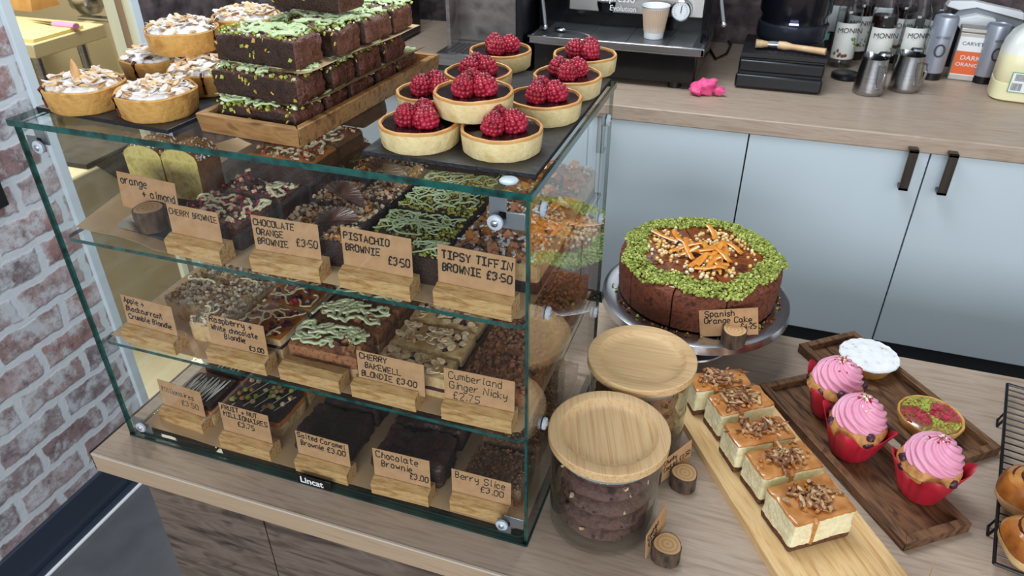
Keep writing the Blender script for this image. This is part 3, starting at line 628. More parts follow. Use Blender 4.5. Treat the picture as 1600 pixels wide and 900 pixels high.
def top_drizz(mb, w, d, h, rnd):
    sprinkle(mb, w, d, h, int(w*d*3500), .016, [1, 2], rnd, .008, .2); drizzle(mb, w, d, h+.006, int(w*d*1900)+4, .0032, 0, rnd); return [M('cream_icing', ['#cbd6a4', '#e0e6c0'], rough=.35, coat=.3, scale=30), CHOCTOP, GINGER]
def top_bake(mb, w, d, h, rnd):
    for _ in range(int(w*d*7000)):
        mb.flake((rnd.uniform(-w/2+.006, w/2-.006), rnd.uniform(-d/2+.006, d/2-.006), h+rnd.uniform(.001, .005)), .0075, .0048, 0, rnd)
    sprinkle(mb, w, d, h, int(w*d*1800), .009, [1], rnd, .008, 0); return [ALM, BERRY]
def top_ging(mb, w, d, h, rnd):
    sprinkle(mb, w, d, h, int(w*d*20000), .0085, [0, 0, 1], rnd, .002, .4); return [GINGER, CRUM]
def top_berry(mb, w, d, h, rnd):
    sprinkle(mb, w, d, h, int(w*d*30000), .006, [0, 0, 1], rnd, .002, .4); return [CRUM, GINGER]
def top_mill(mb, w, d, h, rnd):
    for k in range(3):
        pts = [(-w/2+.01+(w-.02)*i/24, d*(.3*math.sin(i*1.9)+.12*(k-1)), h+.0008+.0008*(i % 2)) for i in range(25)]; mb.tube(pts, .0011, 5, 0, .7)
    return [WHITEP]
def top_fnm(mb, w, d, h, rnd):
    lines_dr(mb, w, d, h, 6, .0009, 3, rnd, rnd.uniform(0, 3))
    for _ in range(int(w*d*3200)): mb.ball((rnd.uniform(-w/2+.008, w/2-.008), rnd.uniform(-d/2+.008, d/2-.008), h+.003), .005, rnd.choice([0, 0, 1, 2]), (1, 1, .8), .3, 4)
    return [ALM, PIST, NUT, WHITEP]
def zmat(*th):
    "bands of material by height: (limit, index)... and the index for the top"
    def f(z, side):
        if side == 'top': return th[-1]
        for lim, i in th[:-1]:
            if z < lim: return i
        return th[-1]
    return f
BR = [CHOC, CHOCTOP]
DK = zmat((1.01, 0), 0)
CT = zmat((.9, 0), 1)
pos_word = ['at the front', 'second from the front', 'third from the front', 'fourth from the front', 'at the very back']
def column(kind, cat, x, ys, z, w, ds, h, mats, mf, top, desc, shelf, group, **k):
    out = []
    for i, y in enumerate(ys):
        last = i == len(ys)-1 and i > 1
        where = pos_word[i] if not last else 'at the back'
        out.append(piece(kind, '%s, %s, %s' % (desc, where, shelf), cat, x+R_.uniform(-.002, .002), y, z, w, ds[i] if isinstance(ds, list) else ds, h, mats, mf, top, R_.uniform(-.04, .04), group, **k))
    return out
# top shelf
piece('brownie', 'half-width pistachio brownie right behind the pistachio card on the top shelf', 'brownie', -.168, .078, PZ2, .052, .042, .042, BR, DK, top_pist, 0, 'pistachio brownies on the top shelf')
column('brownie', 'brownie', -.208, [.136, .222, .312, .388], PZ2, .122, [.07, .082, .082, .055], .042, BR, DK, top_pist, 'full-width pistachio brownie with green icing squiggles', 'top shelf', 'pistachio brownies on the top shelf')
x, y = -.215, .345
piece('brownie', 'pistachio brownie lying on top of the others at the back of the top shelf', 'brownie', -.215, .345, PZ2+.051, .12, .07, .038, BR, DK, top_pist, .08, 'pistachio brownies on the top shelf')
TM = [CHOC, WCHOC, PINKB]
for i, y in enumerate((.118, .20)):
    piece('tiffin_slice', 'tiffin brownie with pink biscuit and white pieces, %s, top shelf' % pos_word[i], 'brownie', -.075, y, PZ2, .125, .075, .044, [CHOC, BLOND], zmat((.45, 0), (1.1, 1), 1), top_tiff, R_.uniform(-.05, .05), 'tiffin brownies on the top shelf')
for i, y in enumerate((.285, .37)):
    piece('tiffin_slice', 'tiffin brownie heaped with candied orange, %s on the top shelf' % ('behind the pink biscuit ones' if i == 0 else 'in the rear right corner'), 'brownie', -.075, y, PZ2, .12, .075, .044, [CHOC, BLOND], zmat((.45, 0), (1.1, 1), 1), top_tiffo, R_.uniform(-.05, .05), 'tiffin brownies on the top shelf')
def segment(x, y, z, rz, label):
    mb = MB(); n = 80; R0 = .038; vs = []
    for s, th in ((-1, .006), (1, .006)):
        pass
    prof = []
    for i in range(n+1):
        a = PI*i/n
        for j, rr in enumerate((1, .75, .35, .0)):
            rg = 1+.02*math.sin(a*26) if j < 3 else 1
            prof.append(Vector((math.cos(a)*R0*rr*rg, 0, math.sin(a)*R0*.62*rr*rg)))
    F = [p+Vector((0, -.005*(1-(p.length/R0)**2)-.0016*(1+math.sin(math.atan2(p.z, p.x+1e-6)*26)), 0)) for p in prof]; Bk = [p+Vector((0, .005*(1-(p.length/R0)**2)+.001, 0)) for p in prof]
    k = 4
    q = [(i*k+j, i*k+j+1, (i+1)*k+j+1, (i+1)*k+j) for i in range(n) for j in range(3)]
    mb.add(F+Bk, [f[::-1] for f in q]+[tuple(len(F)+i for i in f) for f in q]+[(i*k, (i+1)*k, len(F)+(i+1)*k, len(F)+i*k) for i in range(n)])
    return mb
piece_co = []
for i, (x, y, w_, d_, lab) in enumerate(((-.305, .085, .05, .05, 'small chocolate orange brownie piece right beside the chocolate orange card'), (-.378, .118, .062, .075, 'chocolate orange brownie behind its card, at the left'), (-.315, .15, .056, .072, 'chocolate orange brownie with pale nut crumbs, beside the pistachio row'),
        (-.378, .205, .062, .075, 'chocolate orange brownie second row left on the top shelf'), (-.312, .235, .06, .078, 'chocolate orange brownie second row right on the top shelf'), (-.345, .325, .12, .075, 'chocolate orange brownie at the back of its row, full width'))):
    p = piece('brownie', lab, 'brownie', x, y, PZ2, w_, d_, .040, BR, DK, top_orange, R_.uniform(-.05, .05), 'chocolate orange brownies on the top shelf')
    if i in (0, 2, 4):
        mb = segment(0, 0, 0, 0, ''); o = mb.build('chocolate_segment', M('milk_chocolate', ['#553a2e', '#6b4a3b'], rough=.3, scale=30, coat=.4), p, ((-.006, 0, .056), (-.022, 0.0, .061), (-.008, .01, .061))[i//2]); o.rotation_euler = (-.95, (-.25, .15, .2)[i//2], (-.1, -.25, -.15)[i//2]); o['label'] = 'ridged milk chocolate orange segment'
CH = [CHOC, CHOCW]
for i, (x, y, zz, h_) in enumerate(((-.512, .10, 0, .042), (-.505, .19, 0, .042), (-.49, .28, 0, .042), (-.49, .37, 0, .042), (-.475, .235, .047, .04), (-.475, .32, .047, .04), (-.46, .385, .092, .036))):
    lab = ['cherry brownie with red flecks, frontmost behind the cherry brownie card', 'cherry brownie second from the front in the bottom layer', 'cherry brownie third from the front in the bottom layer', 'cherry brownie at the back of the bottom layer',
           'glazed cherry brownie in the second layer, nearer the front', 'cherry brownie in the second layer, nearer the back', 'topmost cherry brownie of the stack under the glass top'][i]
    piece('brownie', lab, 'brownie', x, y, PZ2+zz, .12, .08, h_, [CHOC, CHOCW if i != 4 else CARAM], CT, top_cherry, R_.uniform(-.1, .1), 'cherry brownies on the top shelf', r=.008 if i > 3 else .004)
# orange and almond loaf on its slate
o = MB(); o.box(-.07, .06, -.10, .26, 0, .006)
so = tag(o.build('slate_board', SLATE, None, (-.635, .145, PZ2), -.05, .0015), 'dark slate board under the almond loaf on the top shelf', 'slate board')
PS = PZ2+.0065
LOAF = [M('loaf_crumb', ['#c3ad58', '#dac878', '#b79f48'], rough=.75, scale=70, bump=.8, bscale=160), M('loaf_crust', ['#7a4c22', '#a8743a'], rough=.6, scale=50, bump=.5)]
def loaf(x, y, rz, dd, label, g='orange and almond loaf slices'):
    t = thing('loaf_slice', label, 'cake slice', (x, y, PS), rz, g); mb = MB(); n = 10; pts = [(-.030, 0), (.030, 0), (.032, .058)]+[(.032*math.cos(PI*i/n)*(1-.12*math.sin(PI*i/n)), .061+.013*math.sin(PI*i/n)) for i in range(1, n)]+[(-.032, .058)]
    k = len(pts); mb.add([(a, -dd, b) for a, b in pts]+[(a, dd, b) for a, b in pts], [list(range(k)), list(range(2*k-1, k-1, -1))], 0, False)
    mb.add([(a, -dd, b) for a, b in pts]+[(a, dd, b) for a, b in pts], [(i, k+i, k+(i+1) % k, (i+1) % k) for i in range(k)], 1, True); mb.build('loaf_body', LOAF, t)
    mb = MB(); rnd = random.Random(3)
    for _ in range(160):
        a = rnd.uniform(.1, PI-.1); mb.chunk((.034*math.cos(a), rnd.uniform(-dd, dd), .056+.018*math.sin(a)), .003, rnd.choice([0, 1]), rnd)
    o = mb.build('sugar_crust', [SUGAR, NUT], t); o['kind'] = 'stuff'; t.scale = (1.05, 1, 1.18)
loaf(-.708, .185, .10, .028, 'yellow loaf slice with sugared crust standing at the left'); loaf(-.638, .19, .03, .028, 'yellow loaf slice with sugared crust next to the cherry brownies')
log_card(OA[0]+.0, OA[1]+.01, PS, .0, 'price card reading orange and almond in a short log holder', [('orange', .003, -.018, 1.1), ('+ almond', .04, -.033, 1.1), ('£3.', .062, -.048, 1.0)], .108, .058, -.020, .022, .034, .0007, .0115, roll=.05, up=.012, cdy=.0225)
# middle shelf
BL = [BLOND, CARAM]
for i, (x, y, w_, d_) in enumerate(((-.565, .095, .072, .075), (-.645, .135, .075, .08), (-.567, .18, .075, .08), (-.645, .225, .075, .08), (-.567, .268, .075, .08), (-.605, .36, .14, .075))):
    piece('blondie', ['sugar dusted crumble blondie between the two leftmost middle shelf cards', 'sugar dusted crumble blondie behind the apple and blackcurrant card', 'crumble blondie with white streak, second row right', 'crumble blondie second row left on the middle shelf', 'crumble blondie third row right on the middle shelf', 'wide crumble blondie at the back left of the middle shelf'][i],
          'blondie', x, y, PZ1, w_, d_, .038, [BLOND, CRUML], zmat((.8, 0), 1), top_crumb, R_.uniform(-.08, .08), 'apple and blackcurrant crumble blondies')
column('blondie', 'blondie', -.474, [.098, .186, .275, .36], PZ1, .095, .08, .038, [BLOND, BERRY, CARAM], zmat((.5, 0), (.62, 1), (1.1, 0), 2), top_rasp, 'berry blondie with thin white chocolate drizzle', 'middle shelf', 'raspberry blondies on the middle shelf')
column('brownie', 'brownie', -.348, [.082, .15, .225, .31], PZ1, .122, [.06, .062, .075, .08], .040, [BLOND, GINGER], zmat((.5, 0), 1), top_drizz, 'marbled brownie thickly striped with pale icing', 'middle shelf', 'white drizzled brownies on the middle shelf')
column('blondie', 'blondie', -.202, [.078, .140, .22, .305], PZ1, .122, [.05, .064, .08, .08], .038, [BLOND, BERRY, M('pale_bake_top', ['#c79a5c', '#e6cd98', '#b0793e'], rough=.5, scale=30, bump=.4)], zmat((.4, 0), (.5, 1), (1.1, 0), 2), top_bake, 'almond flaked cherry blondie', 'middle shelf', 'cherry bakewell blondies on the middle shelf')
column('ginger_slice', 'cake slice', -.068, [.098, .19, .28, .365], PZ1, .106, .08, .036, [CRUM, GINGER], zmat((.5, 0), 1), top_ging, 'brown crumbly ginger slice', 'middle shelf', 'ginger slices on the middle shelf')
# base tier
column('millionaires_slice', 'cake slice', -.655, [.10, .19, .28], PZ0, .085, .08, .045, [BLOND, CARAM, CHOC], zmat((.45, 0), (.75, 1), (1.1, 2), 2), top_mill, 'dark millionaires slice with looping white drizzle', 'base tier', 'millionaires slices on the base tier')
column('millionaires_slice', 'cake slice', -.535, [.115, .205, .295], PZ0, .115, .08, .045, [BLOND, CARAM, CHOC], zmat((.45, 0), (.7, 1), (1.1, 2), 2), top_fnm, 'nut studded dark millionaires slice', 'base tier', 'fruit and nut slices on the base tier')
column('brownie', 'brownie', -.385, [.10, .19, .28, .365], PZ0, .11, .08, .04, [CHOC, CHOC], CT, None, 'plain salted caramel brownie', 'base tier', 'salted caramel brownies on the base tier', amp=.0035, r=.007, step=.0045)
column('brownie', 'brownie', -.225, [.092, .18, .268, .355], PZ0, .125, .08, .045, [CHOC, M('plain_brownie_crust', ['#2a1813', '#4a2f26', '#38221b'], rough=.4, scale=60, bump=1, bscale=120)], CT, None, 'plain dark chocolate brownie', 'base tier', 'chocolate brownies on the base tier', amp=.0045, r=.008, step=.0045)
column('berry_slice', 'cake slice', -.078, [.098, .19, .28, .365], PZ0, .10, .08, .038, [GINGER, CRUM], zmat((.5, 0), 1), top_berry, 'crumble topped berry slice', 'base tier', 'berry slices on the base tier')

# ------------------------------------------------------------------ on top of the case: almond tarts
def board(name, a, b, c, z, th, mat, label, cat, depth=None):
    "rectangle from front-left a, front-right b and depth"
    pass
x0, y0 = -.742, .022
mb = MB(); mb.box(0, .242, 0, .40, 0, .006); mb.m[2] = mb.m[3] = mb.m[5] = 1
tag(mb.build('slate_board', [SLATE, SLATEE], None, (-.743, .036, H+.0003), -.07, .001), 'dark slate board under the almond tarts on the left of the glass top', 'slate board')
TZ = H+.0066
CRUST = [M('golden_pastry', ['#b9803c', '#d9a75c', '#c79148'], rough=.65, scale=45, bump=.6, bscale=160), M('tart_jam', '#2c100c', rough=.25)]
ALTOP = M('sugared_almond_top', ['#8c5a34', '#d9c7b2', '#f4f3f4', '#ffffff'], rough=.85, scale=55, pos=[.32, .42, .52, .7], bump=.8, bscale=90)
FLK = M('toasted_flake', ['#b07a44', '#d9b07a', '#e9cda2'], rough=.6, scale=60)
FLS = M('sugared_flake', ['#cdb79e', '#e9e4e0'], rough=.85, scale=80)
def almond_tart(seed, dark=False):
    rnd = random.Random(seed); t = thing('almond_tart', 'x', 'tart', (0, 0, 0), 0, 'almond tarts on the left slate')
    mb = MB(); mb.lathe([(0, 0), (.047, 0), (.050, .003), (.054, .031), (.0525, .033), (.050, .031), (.049, .027), (0, .027)], 40, fn=lambda k, a, r, z: (r+.0006*math.sin(a*9+seed)*(r > .04), z+.0008*math.sin(a*4+seed)*(z > .03)), ms=[0]*5+[1, 1]); mb.build('pastry_case', CRUST, t)
    mb = MB(); mb.lathe([(.049, .029), (.047, .033), (.040, .0365), (.028, .039), (.014, .040), (0, .0405)], 32, fn=lambda k, a, r, z: (r, z+.0022*noise.noise(Vector((r*math.cos(a), r*math.sin(a), seed))*60)))
    mb.build('almond_filling', M('dark_sugared_top', ['#2c1610', '#6b4a3a', '#e8e8ec', '#ffffff'], rough=.85, scale=50, pos=[.36, .46, .54, .7], bump=.8, bscale=80) if dark else ALTOP, t)
    mb = MB()
    for _ in range(70 if not dark else 30):
        r = .046*math.sqrt(rnd.random()); a = rnd.uniform(0, 2*PI)
        mb.flake((r*math.cos(a), r*math.sin(a), .0405-.006*(r/.046)**2+rnd.uniform(0, .004)), .0088, .005, rnd.choice([0, 1, 1]), rnd, .45, .0006)
    o = mb.build('flaked_almonds', [FLK, FLS], t); o['kind'] = 'stuff'
    mb = MB(); a = rnd.uniform(4.0, 4.9)
    mb.tube([(.0495*math.cos(a), .0495*math.sin(a), .034), (.0545*math.cos(a), .0545*math.sin(a), .031), (.053*math.cos(a), .053*math.sin(a), .018), (.051*math.cos(a), .051*math.sin(a), .006)], [.003, .0028, .0022, .0026], 8); mb.build('caramel_drip', M('dark_caramel', '#5c2410', rough=.15, coat=.5), t)
    return t
def at_(u, v, z): x, y = P(u, v, z); return x, y, z
TA = almond_tart(1); TB = almond_tart(2); TC = almond_tart(3, True)
def cen(u, v, zc, zb): x, y = P(u, v, zc); return x, y, zb
c = cen(130, 128, TZ+.033, TZ); TA.location = c; TA['label'] = 'almond tart with one whole almond standing upright in it'
mb = MB(); mb.lathe([(.0005, .03), (.004, .024), (.0075, .012), (.0068, .004), (.002, -.002)], 12); o = mb.build('whole_almond', M('toasted_almond', ['#c4864a', '#e9c58c'], rough=.5, scale=30), TA, (.003, -.01, .038)); o.scale = (1, .6, 1); o['label'] = 'whole toasted almond standing on end'
TB.location = cen(242, 138, TZ+.033, TZ); TB['label'] = 'almond tart heavily dusted with sugar at the slate corner'
TC.location = (-.68, .215, TZ); TC['label'] = 'dark topped sugar dusted tart behind the upright almond one'
d1 = dup(TA, (-.565, .185, TZ), 1.3, 'almond tart squeezed between the corner tart and the brownies')
for ch in list(d1.children):
    if ch.name.startswith('whole_almond'): bpy.data.objects.remove(ch)
d2 = dup(TB, (-.625, .222, TZ+.0435), 2.2, 'almond tart stacked on top of two others, nearer the front')
d4 = dup(TB, (-.665, .335, TZ), .6, 'almond tart on the slate below the rearmost stack')
d5 = dup(d1, (-.553, .30, TZ), 2.6, 'almond tart on the slate hidden beside the brownie stack')
d3 = dup(d1, (-.585, .327, TZ+.0435), .3, 'almond tart on top of the rearmost stack by the brownies')

# ------------------------------------------------------------------ brownies in the wooden tray
def tray(name, label, w, d, h, th, mat, loc, rz, floor=.006, lip=0):
    t = thing(name, label, 'tray', loc, rz)
    mb = MB(); mb.box(-w/2+th*.6, w/2-th*.6, -d/2+th*.6, d/2-th*.6, 0, floor); mb.build('tray_floor', mat, t)
    for k in range(4):
        mb = MB(); L_ = w if k % 2 == 0 else d; o_ = d/2 if k % 2 == 0 else w/2; a = L_/2; fl = lip
        vs = [(-a+.001, -o_+.0, 0), (a-.001, -o_, 0), (a-th, -o_+th, 0), (-a+th, -o_+th, 0), (-a-fl, -o_-fl, h), (a+fl, -o_-fl, h), (a-th+fl*.5, -o_+th-fl, h), (-a+th-fl*.5, -o_+th-fl, h)]
        R = Matrix.Rotation(PI/2*k, 3, 'Z'); mb.add([R @ Vector(v) for v in vs], [(3, 2, 1, 0), (4, 5, 6, 7), (0, 1, 5, 4), (1, 2, 6, 5), (2, 3, 7, 6), (3, 0, 4, 7)], 0, False)
        mb.build('tray_side', mat, t, bevel=.0012)
    return t
tcx, tcy = -.383, .222; trz = -.065
tray('wooden_tray', 'shallow wooden tray holding the stacked pistachio brownies', .158, .37, .025, .011, TRAYW, (tcx+.006, tcy, H+.0003), trz, lip=.002)
def top_bp(mb, w, d, h, rnd):
    sprinkle(mb, w, d, h, int(w*d*14000), .005, [0, 0, 1], rnd, .001); drizzle(mb, w, d, h+.002, int(w*d*1500)+3, .0028, 1, rnd)
    for _ in range(int(w*d*1500)):
        s = rnd.choice((-1, 1)); mb.chunk((rnd.uniform(-w/2, w/2), -d/2-.0005, h*rnd.uniform(.2, .95)), (.005, .002, .006), rnd.choice([2, 0]), rnd)
    return [PIST, PISTL, YEL]
Rt = Matrix.Rotation(trz, 3, 'Z'); ty = H+.0065
def tb(x, y, z, w, d, h, label, rz=0, cr=False):
    p = Rt @ Vector((x, y, 0)); mf = (lambda zf, s: 1 if (s in ('r', 'top') and cr) else (1 if s == 'top' else 0))
    piece('brownie', label, 'brownie', tcx+p.x, tcy+p.y, ty+z, w, d, h, [CHOC, CHOCW], mf, top_bp, trz+rz, 'pistachio brownies stacked in the wooden tray', amp=.0032, r=.008, step=.004)
LH = .0275
tb(0.0, -.133, 0, .13, .062, LH, 'long brownie at the front of the bottom layer in the tray', 0, True)
tb(.032, -.066, 0, .064, .058, LH, 'brownie second along the right side, bottom layer of the tray', .03, True)
tb(.032, .0, 0, .064, .062, LH, 'brownie third along the right side, bottom layer of the tray', -.03, True)
tb(.032, .066, 0, .064, .058, LH, 'brownie fourth along the right side, bottom layer of the tray', .02, True)
tb(.030, .130, 0, .064, .058, LH, 'brownie at the far end of the bottom layer in the tray', 0, True)
tb(-.035, .02, 0, .062, .20, LH, 'long brownie along the left side, bottom layer of the tray', 0)
Z = .0345
tb(-.004, -.118, Z, .140, .062, LH+.004, 'long brownie at the front of the middle layer in the tray', -.02, True)
tb(.032, -.05, Z, .07, .062, LH, 'brownie second along the right side, middle layer of the tray', .05, True)
tb(.034, .018, Z, .07, .062, LH+.003, 'brownie third along the right side, middle layer of the tray', -.02, True)
tb(.034, .086, Z, .07, .062, LH, 'brownie at the far end of the middle layer in the tray', .04, True)
tb(-.038, .03, Z, .066, .18, LH, 'long brownie along the left side, middle layer of the tray', 0)
Z = .0725
tb(-.012, -.098, Z, .135, .062, LH+.008, 'long brownie at the front of the top layer with thick green icing', -.03, True)
tb(.030, -.026, Z, .072, .066, LH+.006, 'brownie second along the right side, top layer of the stack', .06, True)
tb(.034, .044, Z, .072, .066, LH+.004, 'brownie third along the right side, top layer of the stack', -.05, True)
tb(.036, .112, Z, .07, .06, LH+.004, 'brownie at the far end of the top layer of the stack', .02, True)
tb(-.038, .05, Z, .066, .18, LH, 'long brownie along the left side, top layer of the stack', 0)
tb(-.01, .016, Z+.045, .12, .06, .034, 'single brownie on the very top of the stack', -.05, True)
def sheet(name, w, d, loc, rz, label, seed):
    mb = MB(); n = 12; vs = [((i/n-.5)*w, (j/n-.5)*d, .001+.0012*math.sin(i*1.3+seed)*math.cos(j*.9)+(.012*max(0, i/n-.85)*6)) for j in range(n+1) for i in range(n+1)]
    k = n+1; N = len(vs); vs += [(a, b, c+.0005) for a, b, c in vs]; q = [(j*k+i, j*k+i+1, (j+1)*k+i+1, (j+1)*k+i) for j in range(n) for i in range(n)]
    mb.add(vs, [f[::-1] for f in q]+[tuple(N+i for i in f) for f in q]); tag(mb.build(name, PAPER, None, loc, rz), label, 'baking paper')
sheet('baking_paper', .165, .29, (tcx+.006, tcy-.0, ty+LH+.0025), trz, 'brown baking paper between the bottom and middle brownie layers', 0)
sheet('baking_paper', .168, .29, (tcx+.012, tcy+.012, ty+.0345+LH+.006), trz-.04, 'brown baking paper between the middle and top brownie layers', 2)

# ------------------------------------------------------------------ raspberry tarts
mb = MB(); mb.box(0, .222, 0, .385, 0, .006); mb.m[2] = mb.m[3] = mb.m[5] = 1
tag(mb.build('slate_board', [SLATE, SLATEE], None, (-.226, .036, H+.0003), 0, .001), 'dark slate board under the raspberry tarts on the right of the glass top', 'slate board')
RASP = M('raspberry_skin', ['#7c0a22', '#a81430', '#b82848'], rough=.42, scale=60, sss=.2, coat=.15)
def raspberry_mesh():
    mb = MB(); mb.lathe([(0, 0), (.009, .001), (.0115, .007), (.0095, .016), (.004, .022), (0, .0235)], 14)
    k = 0
    for row, (r, z, n, s) in enumerate(((.0098, .002, 13, .0034), (.0117, .0062, 14, .0036), (.0113, .0108, 13, .0036), (.0094, .0152, 11, .0035), (.0064, .0190, 8, .0034), (.0028, .0218, 4, .0033), (0, .0228, 1, .003))):
        for i in range(n):
            a = 2*PI*(i+.5*(row % 2))/max(1, n); q_ = _J.uniform(-.0006, .0006); a += _J.uniform(-.08, .08); mb.ball(((r+q_)*math.cos(a), (r+q_)*math.sin(a), z+_J.uniform(-.0007, .0007)), s*_J.uniform(.88, 1.12), 0, (1, 1, 1), None, 5)
    return mb
PASTRY = [M('pale_pastry', ['#dcc083', '#ecd8a2', '#e0c88e'], rough=.65, scale=50, bump=.5, bscale=170), M('browned_pastry_rim', ['#b97a3c', '#dba763'], rough=.6, scale=30, bump=.3)]
GAN = M('chocolate_ganache', ['#180e0e', '#231516'], rough=.16, scale=10)
rt = thing('raspberry_tart', 'chocolate tart with three raspberries at the front right of the slate', 'tart', (0, 0, 0), 0, 'raspberry tarts on the right slate')
mb = MB(); mb.lathe([(0, 0), (.0455, 0), (.048, .0025), (.0500, .0245), (.0495, .0275), (.048, .0285), (.0462, .028), (.0455, .025), (.0455, .02), (0, .02)], 48,
    fn=lambda k, a, r, z: (r+.0004*math.sin(a*13)*(r > .04), z+.0004*math.sin(a*5)*(z > .02)), ms=[0, 0, 0, 1, 1, 1, 1, 0, 0]); mb.build('pastry_case', PASTRY, rt)
mb = MB(); mb.lathe([(0, .0245), (.03, .0243), (.044, .0242), (.0457, .0252), (.0457, .021), (0, .021)], 40); mb.build('chocolate_filling', GAN, rt)
rm = raspberry_mesh()
ra = []
for i in range(3):
    a = PI/2+2*PI*i/3+.35; o = rm.build('raspberry', RASP, rt, (.0165*math.cos(a), .0165*math.sin(a), .0243), i*2.1); s = (1.06, .98, 1.1)[i]; o.scale = (s, s, s*(1, 1.08, .95)[i]); o.rotation_euler.x = .12; ra.append(o)
    if i: o.data = ra[0].data
SP = H+.0066
locs = [((784, 200), 'at the front right corner of the slate', .3), ((655, 190), 'at the front left of the slate', -.4), ((851, 152), 'third from the front along the right edge', .2), ((887, 117), 'fourth from the front along the right edge, fallen icing speck', .9),
        ((914, 85), 'at the rear right corner of the slate', 1.5), ((782, 78), 'at the rear left, nearest the steel brew unit', .6), ((747, 112), 'half hidden behind the raised one', 2.2), ((676, 142), 'mostly hidden at the left edge of the slate', 1.9)]
labs = ['chocolate raspberry tart at the front right corner of the slate', 'chocolate raspberry tart at the front left corner of the slate', 'chocolate raspberry tart directly behind the front right one', 'chocolate raspberry tart second from the rear along the right edge',
        'chocolate raspberry tart at the rear right corner of the slate', 'chocolate raspberry tart at the rear left of the slate', 'chocolate raspberry tart just behind the raised one', 'chocolate raspberry tart mostly hidden left of the raised one']
for i, ((u, v), _, rz) in enumerate(locs):
    x, y = P(u, v, SP+.026)
    if i == 0: rt.location = (x, y, SP); rt.rotation_euler.z = rz; rt['label'] = labs[0]
    else: dup(rt, (x, y, SP), rz, labs[i])
x, y = P(740, 146, SP+.028+.024); dup(rt, (x, y, SP+.0288), .1, 'raised chocolate raspberry tart resting on top of the others')

# ------------------------------------------------------------------ cookie jars
def cookie_mesh(r, h, seed, mats_n=3):
    mb = MB(); rnd = random.Random(seed)
    mb.lathe([(0, 0), (r*.8, 0), (r*.95, h*.2), (r, h*.45), (r*.93, h*.75), (r*.75, h*.95), (r*.4, h), (0, h)], 48, fn=lambda k, a, rr, z: (rr*(1+.05*noise.noise(Vector((math.cos(a)*2, math.sin(a)*2, seed)))+.04*noise.noise(Vector((math.cos(a)*9, math.sin(a)*9, z*120+seed)))), z+.005*noise.noise(Vector((rr*math.cos(a)*90, rr*math.sin(a)*90, z*90+seed*3.3)))*(rr > 0)))
    for _ in range(16):
        a = rnd.uniform(0, 2*PI); q = r*math.sqrt(rnd.random()); mb.chunk((q*math.cos(a), q*math.sin(a), h*.85), (.008, .006, .005), rnd.choice((1, 2)), rnd)
    for _ in range(10):
        a = rnd.uniform(0, 2*PI); mb.chunk((r*.96*math.cos(a), r*.96*math.sin(a), h*.5), (.007, .005, .006), rnd.choice((1, 1, 2)), rnd)
    return mb
def jar(x, y, R, Hj, lidr, label, cookies, grain=0, gname='jar one', lidrot=0):
    t = thing('glass_jar', label, 'jar', (x, y, 0)); n = 56
    mb = MB(); mb.lathe([(0, .001), (R-.006, .001), (R-.001, .006), (R, .014), (R, Hj), (R-.0035, Hj), (R-.0035, .014), (R-.008, .006), (0, .006)], n); mb.build('glass_body', JARG, t)
    mb = MB(); mb.lathe([(R-.004, Hj-.012), (R-.0042, Hj-.012), (R-.0042, Hj+.001), (R+.0, Hj+.001)], n); mb.build('seal_ring', M('clear_silicone', '#9aa09c', rough=.3), t)
    mb = MB(); z = Hj+.0012; ri = lidr*.80
    mb.lathe([(0, z), (lidr-.0015, z), (lidr, z+.0015), (lidr, z+.0135), (lidr-.0015, z+.0150), (ri+.001, z+.0150), (ri, z+.0145), (ri-.004, z+.0105), (ri-.010, z+.0080), (ri-.02, z+.0075), (0, z+.0075)], 72)
    l = mb.build('bamboo_lid', BAMLID, t); l.rotation_euler.z = lidrot; l['label'] = 'round bamboo lid with shallow dish'
    return t
j1 = (.094, .0965); j2x, j2y = .107, .283
jar(j1[0], j1[1], .083, .165, .0890, 'glass jar of dark chocolate cookies with bamboo lid, the nearer one', 0, lidrot=-1.25)
jar(j2x, j2y, .083, .168, .0898, 'glass jar of paler cookies with bamboo lid, behind the nearer jar', 0, lidrot=.05)
cm = [M('dark_cookie', ['#3d2724', '#6d4c44', '#523730'], rough=.7, scale=70, bump=1, bscale=120), CHOC, ALM]
rnd = random.Random(8)
wd = ['at the bottom', 'second from the bottom', 'third from the bottom', 'fourth from the bottom', 'at the top']
for i in range(5):
    mb = cookie_mesh(.0695, .028, i); o = mb.build('cookie', cm, None, (j1[0]+rnd.uniform(-.003, .003), j1[1]+rnd.uniform(-.003, .003), .0085+i*.0295), rnd.uniform(0, 6)); 
    tag(o, 'dark chocolate cookie %s of the nearer jar' % wd[i], 'cookie', 'cookies in the nearer jar')
cm2 = [M('milk_cookie', ['#6d4630', '#a57550', '#875c40'], rough=.7, scale=70, bump=1, bscale=120), CHOC, CARAM]
for i in range(5):
    mb = cookie_mesh(.0695, .028, i+20); o = mb.build('cookie', cm2, None, (j2x+rnd.uniform(-.003, .003), j2y+rnd.uniform(-.003, .003), .0085+i*.0295), rnd.uniform(0, 6)); 
    tag(o, 'brown cookie %s of the jar behind' % wd[i], 'cookie', 'cookies in the jar behind')
x, y = P(1041, 862, .012); log_card(x, y, 0, math.radians(76), 'small price card in a log slice beside the nearer jar', [('Cookies', .002, -.017, .8), ('£2.50', .004, -.031, .8)], .075, .048, .010, .021, .03, .0005, up=.012, cdy=.021)
x, y = P(1068, 750, .012); log_card(x, y, 0, math.radians(60), 'small price card in a log slice between rear jar and cheesecake board', [('Chunky', .003, -.014, .75), ('Cookies £2.50', .003, -.027, .75)], .078, .045, .006, .021, .03, .0005, up=.012, cdy=.021)

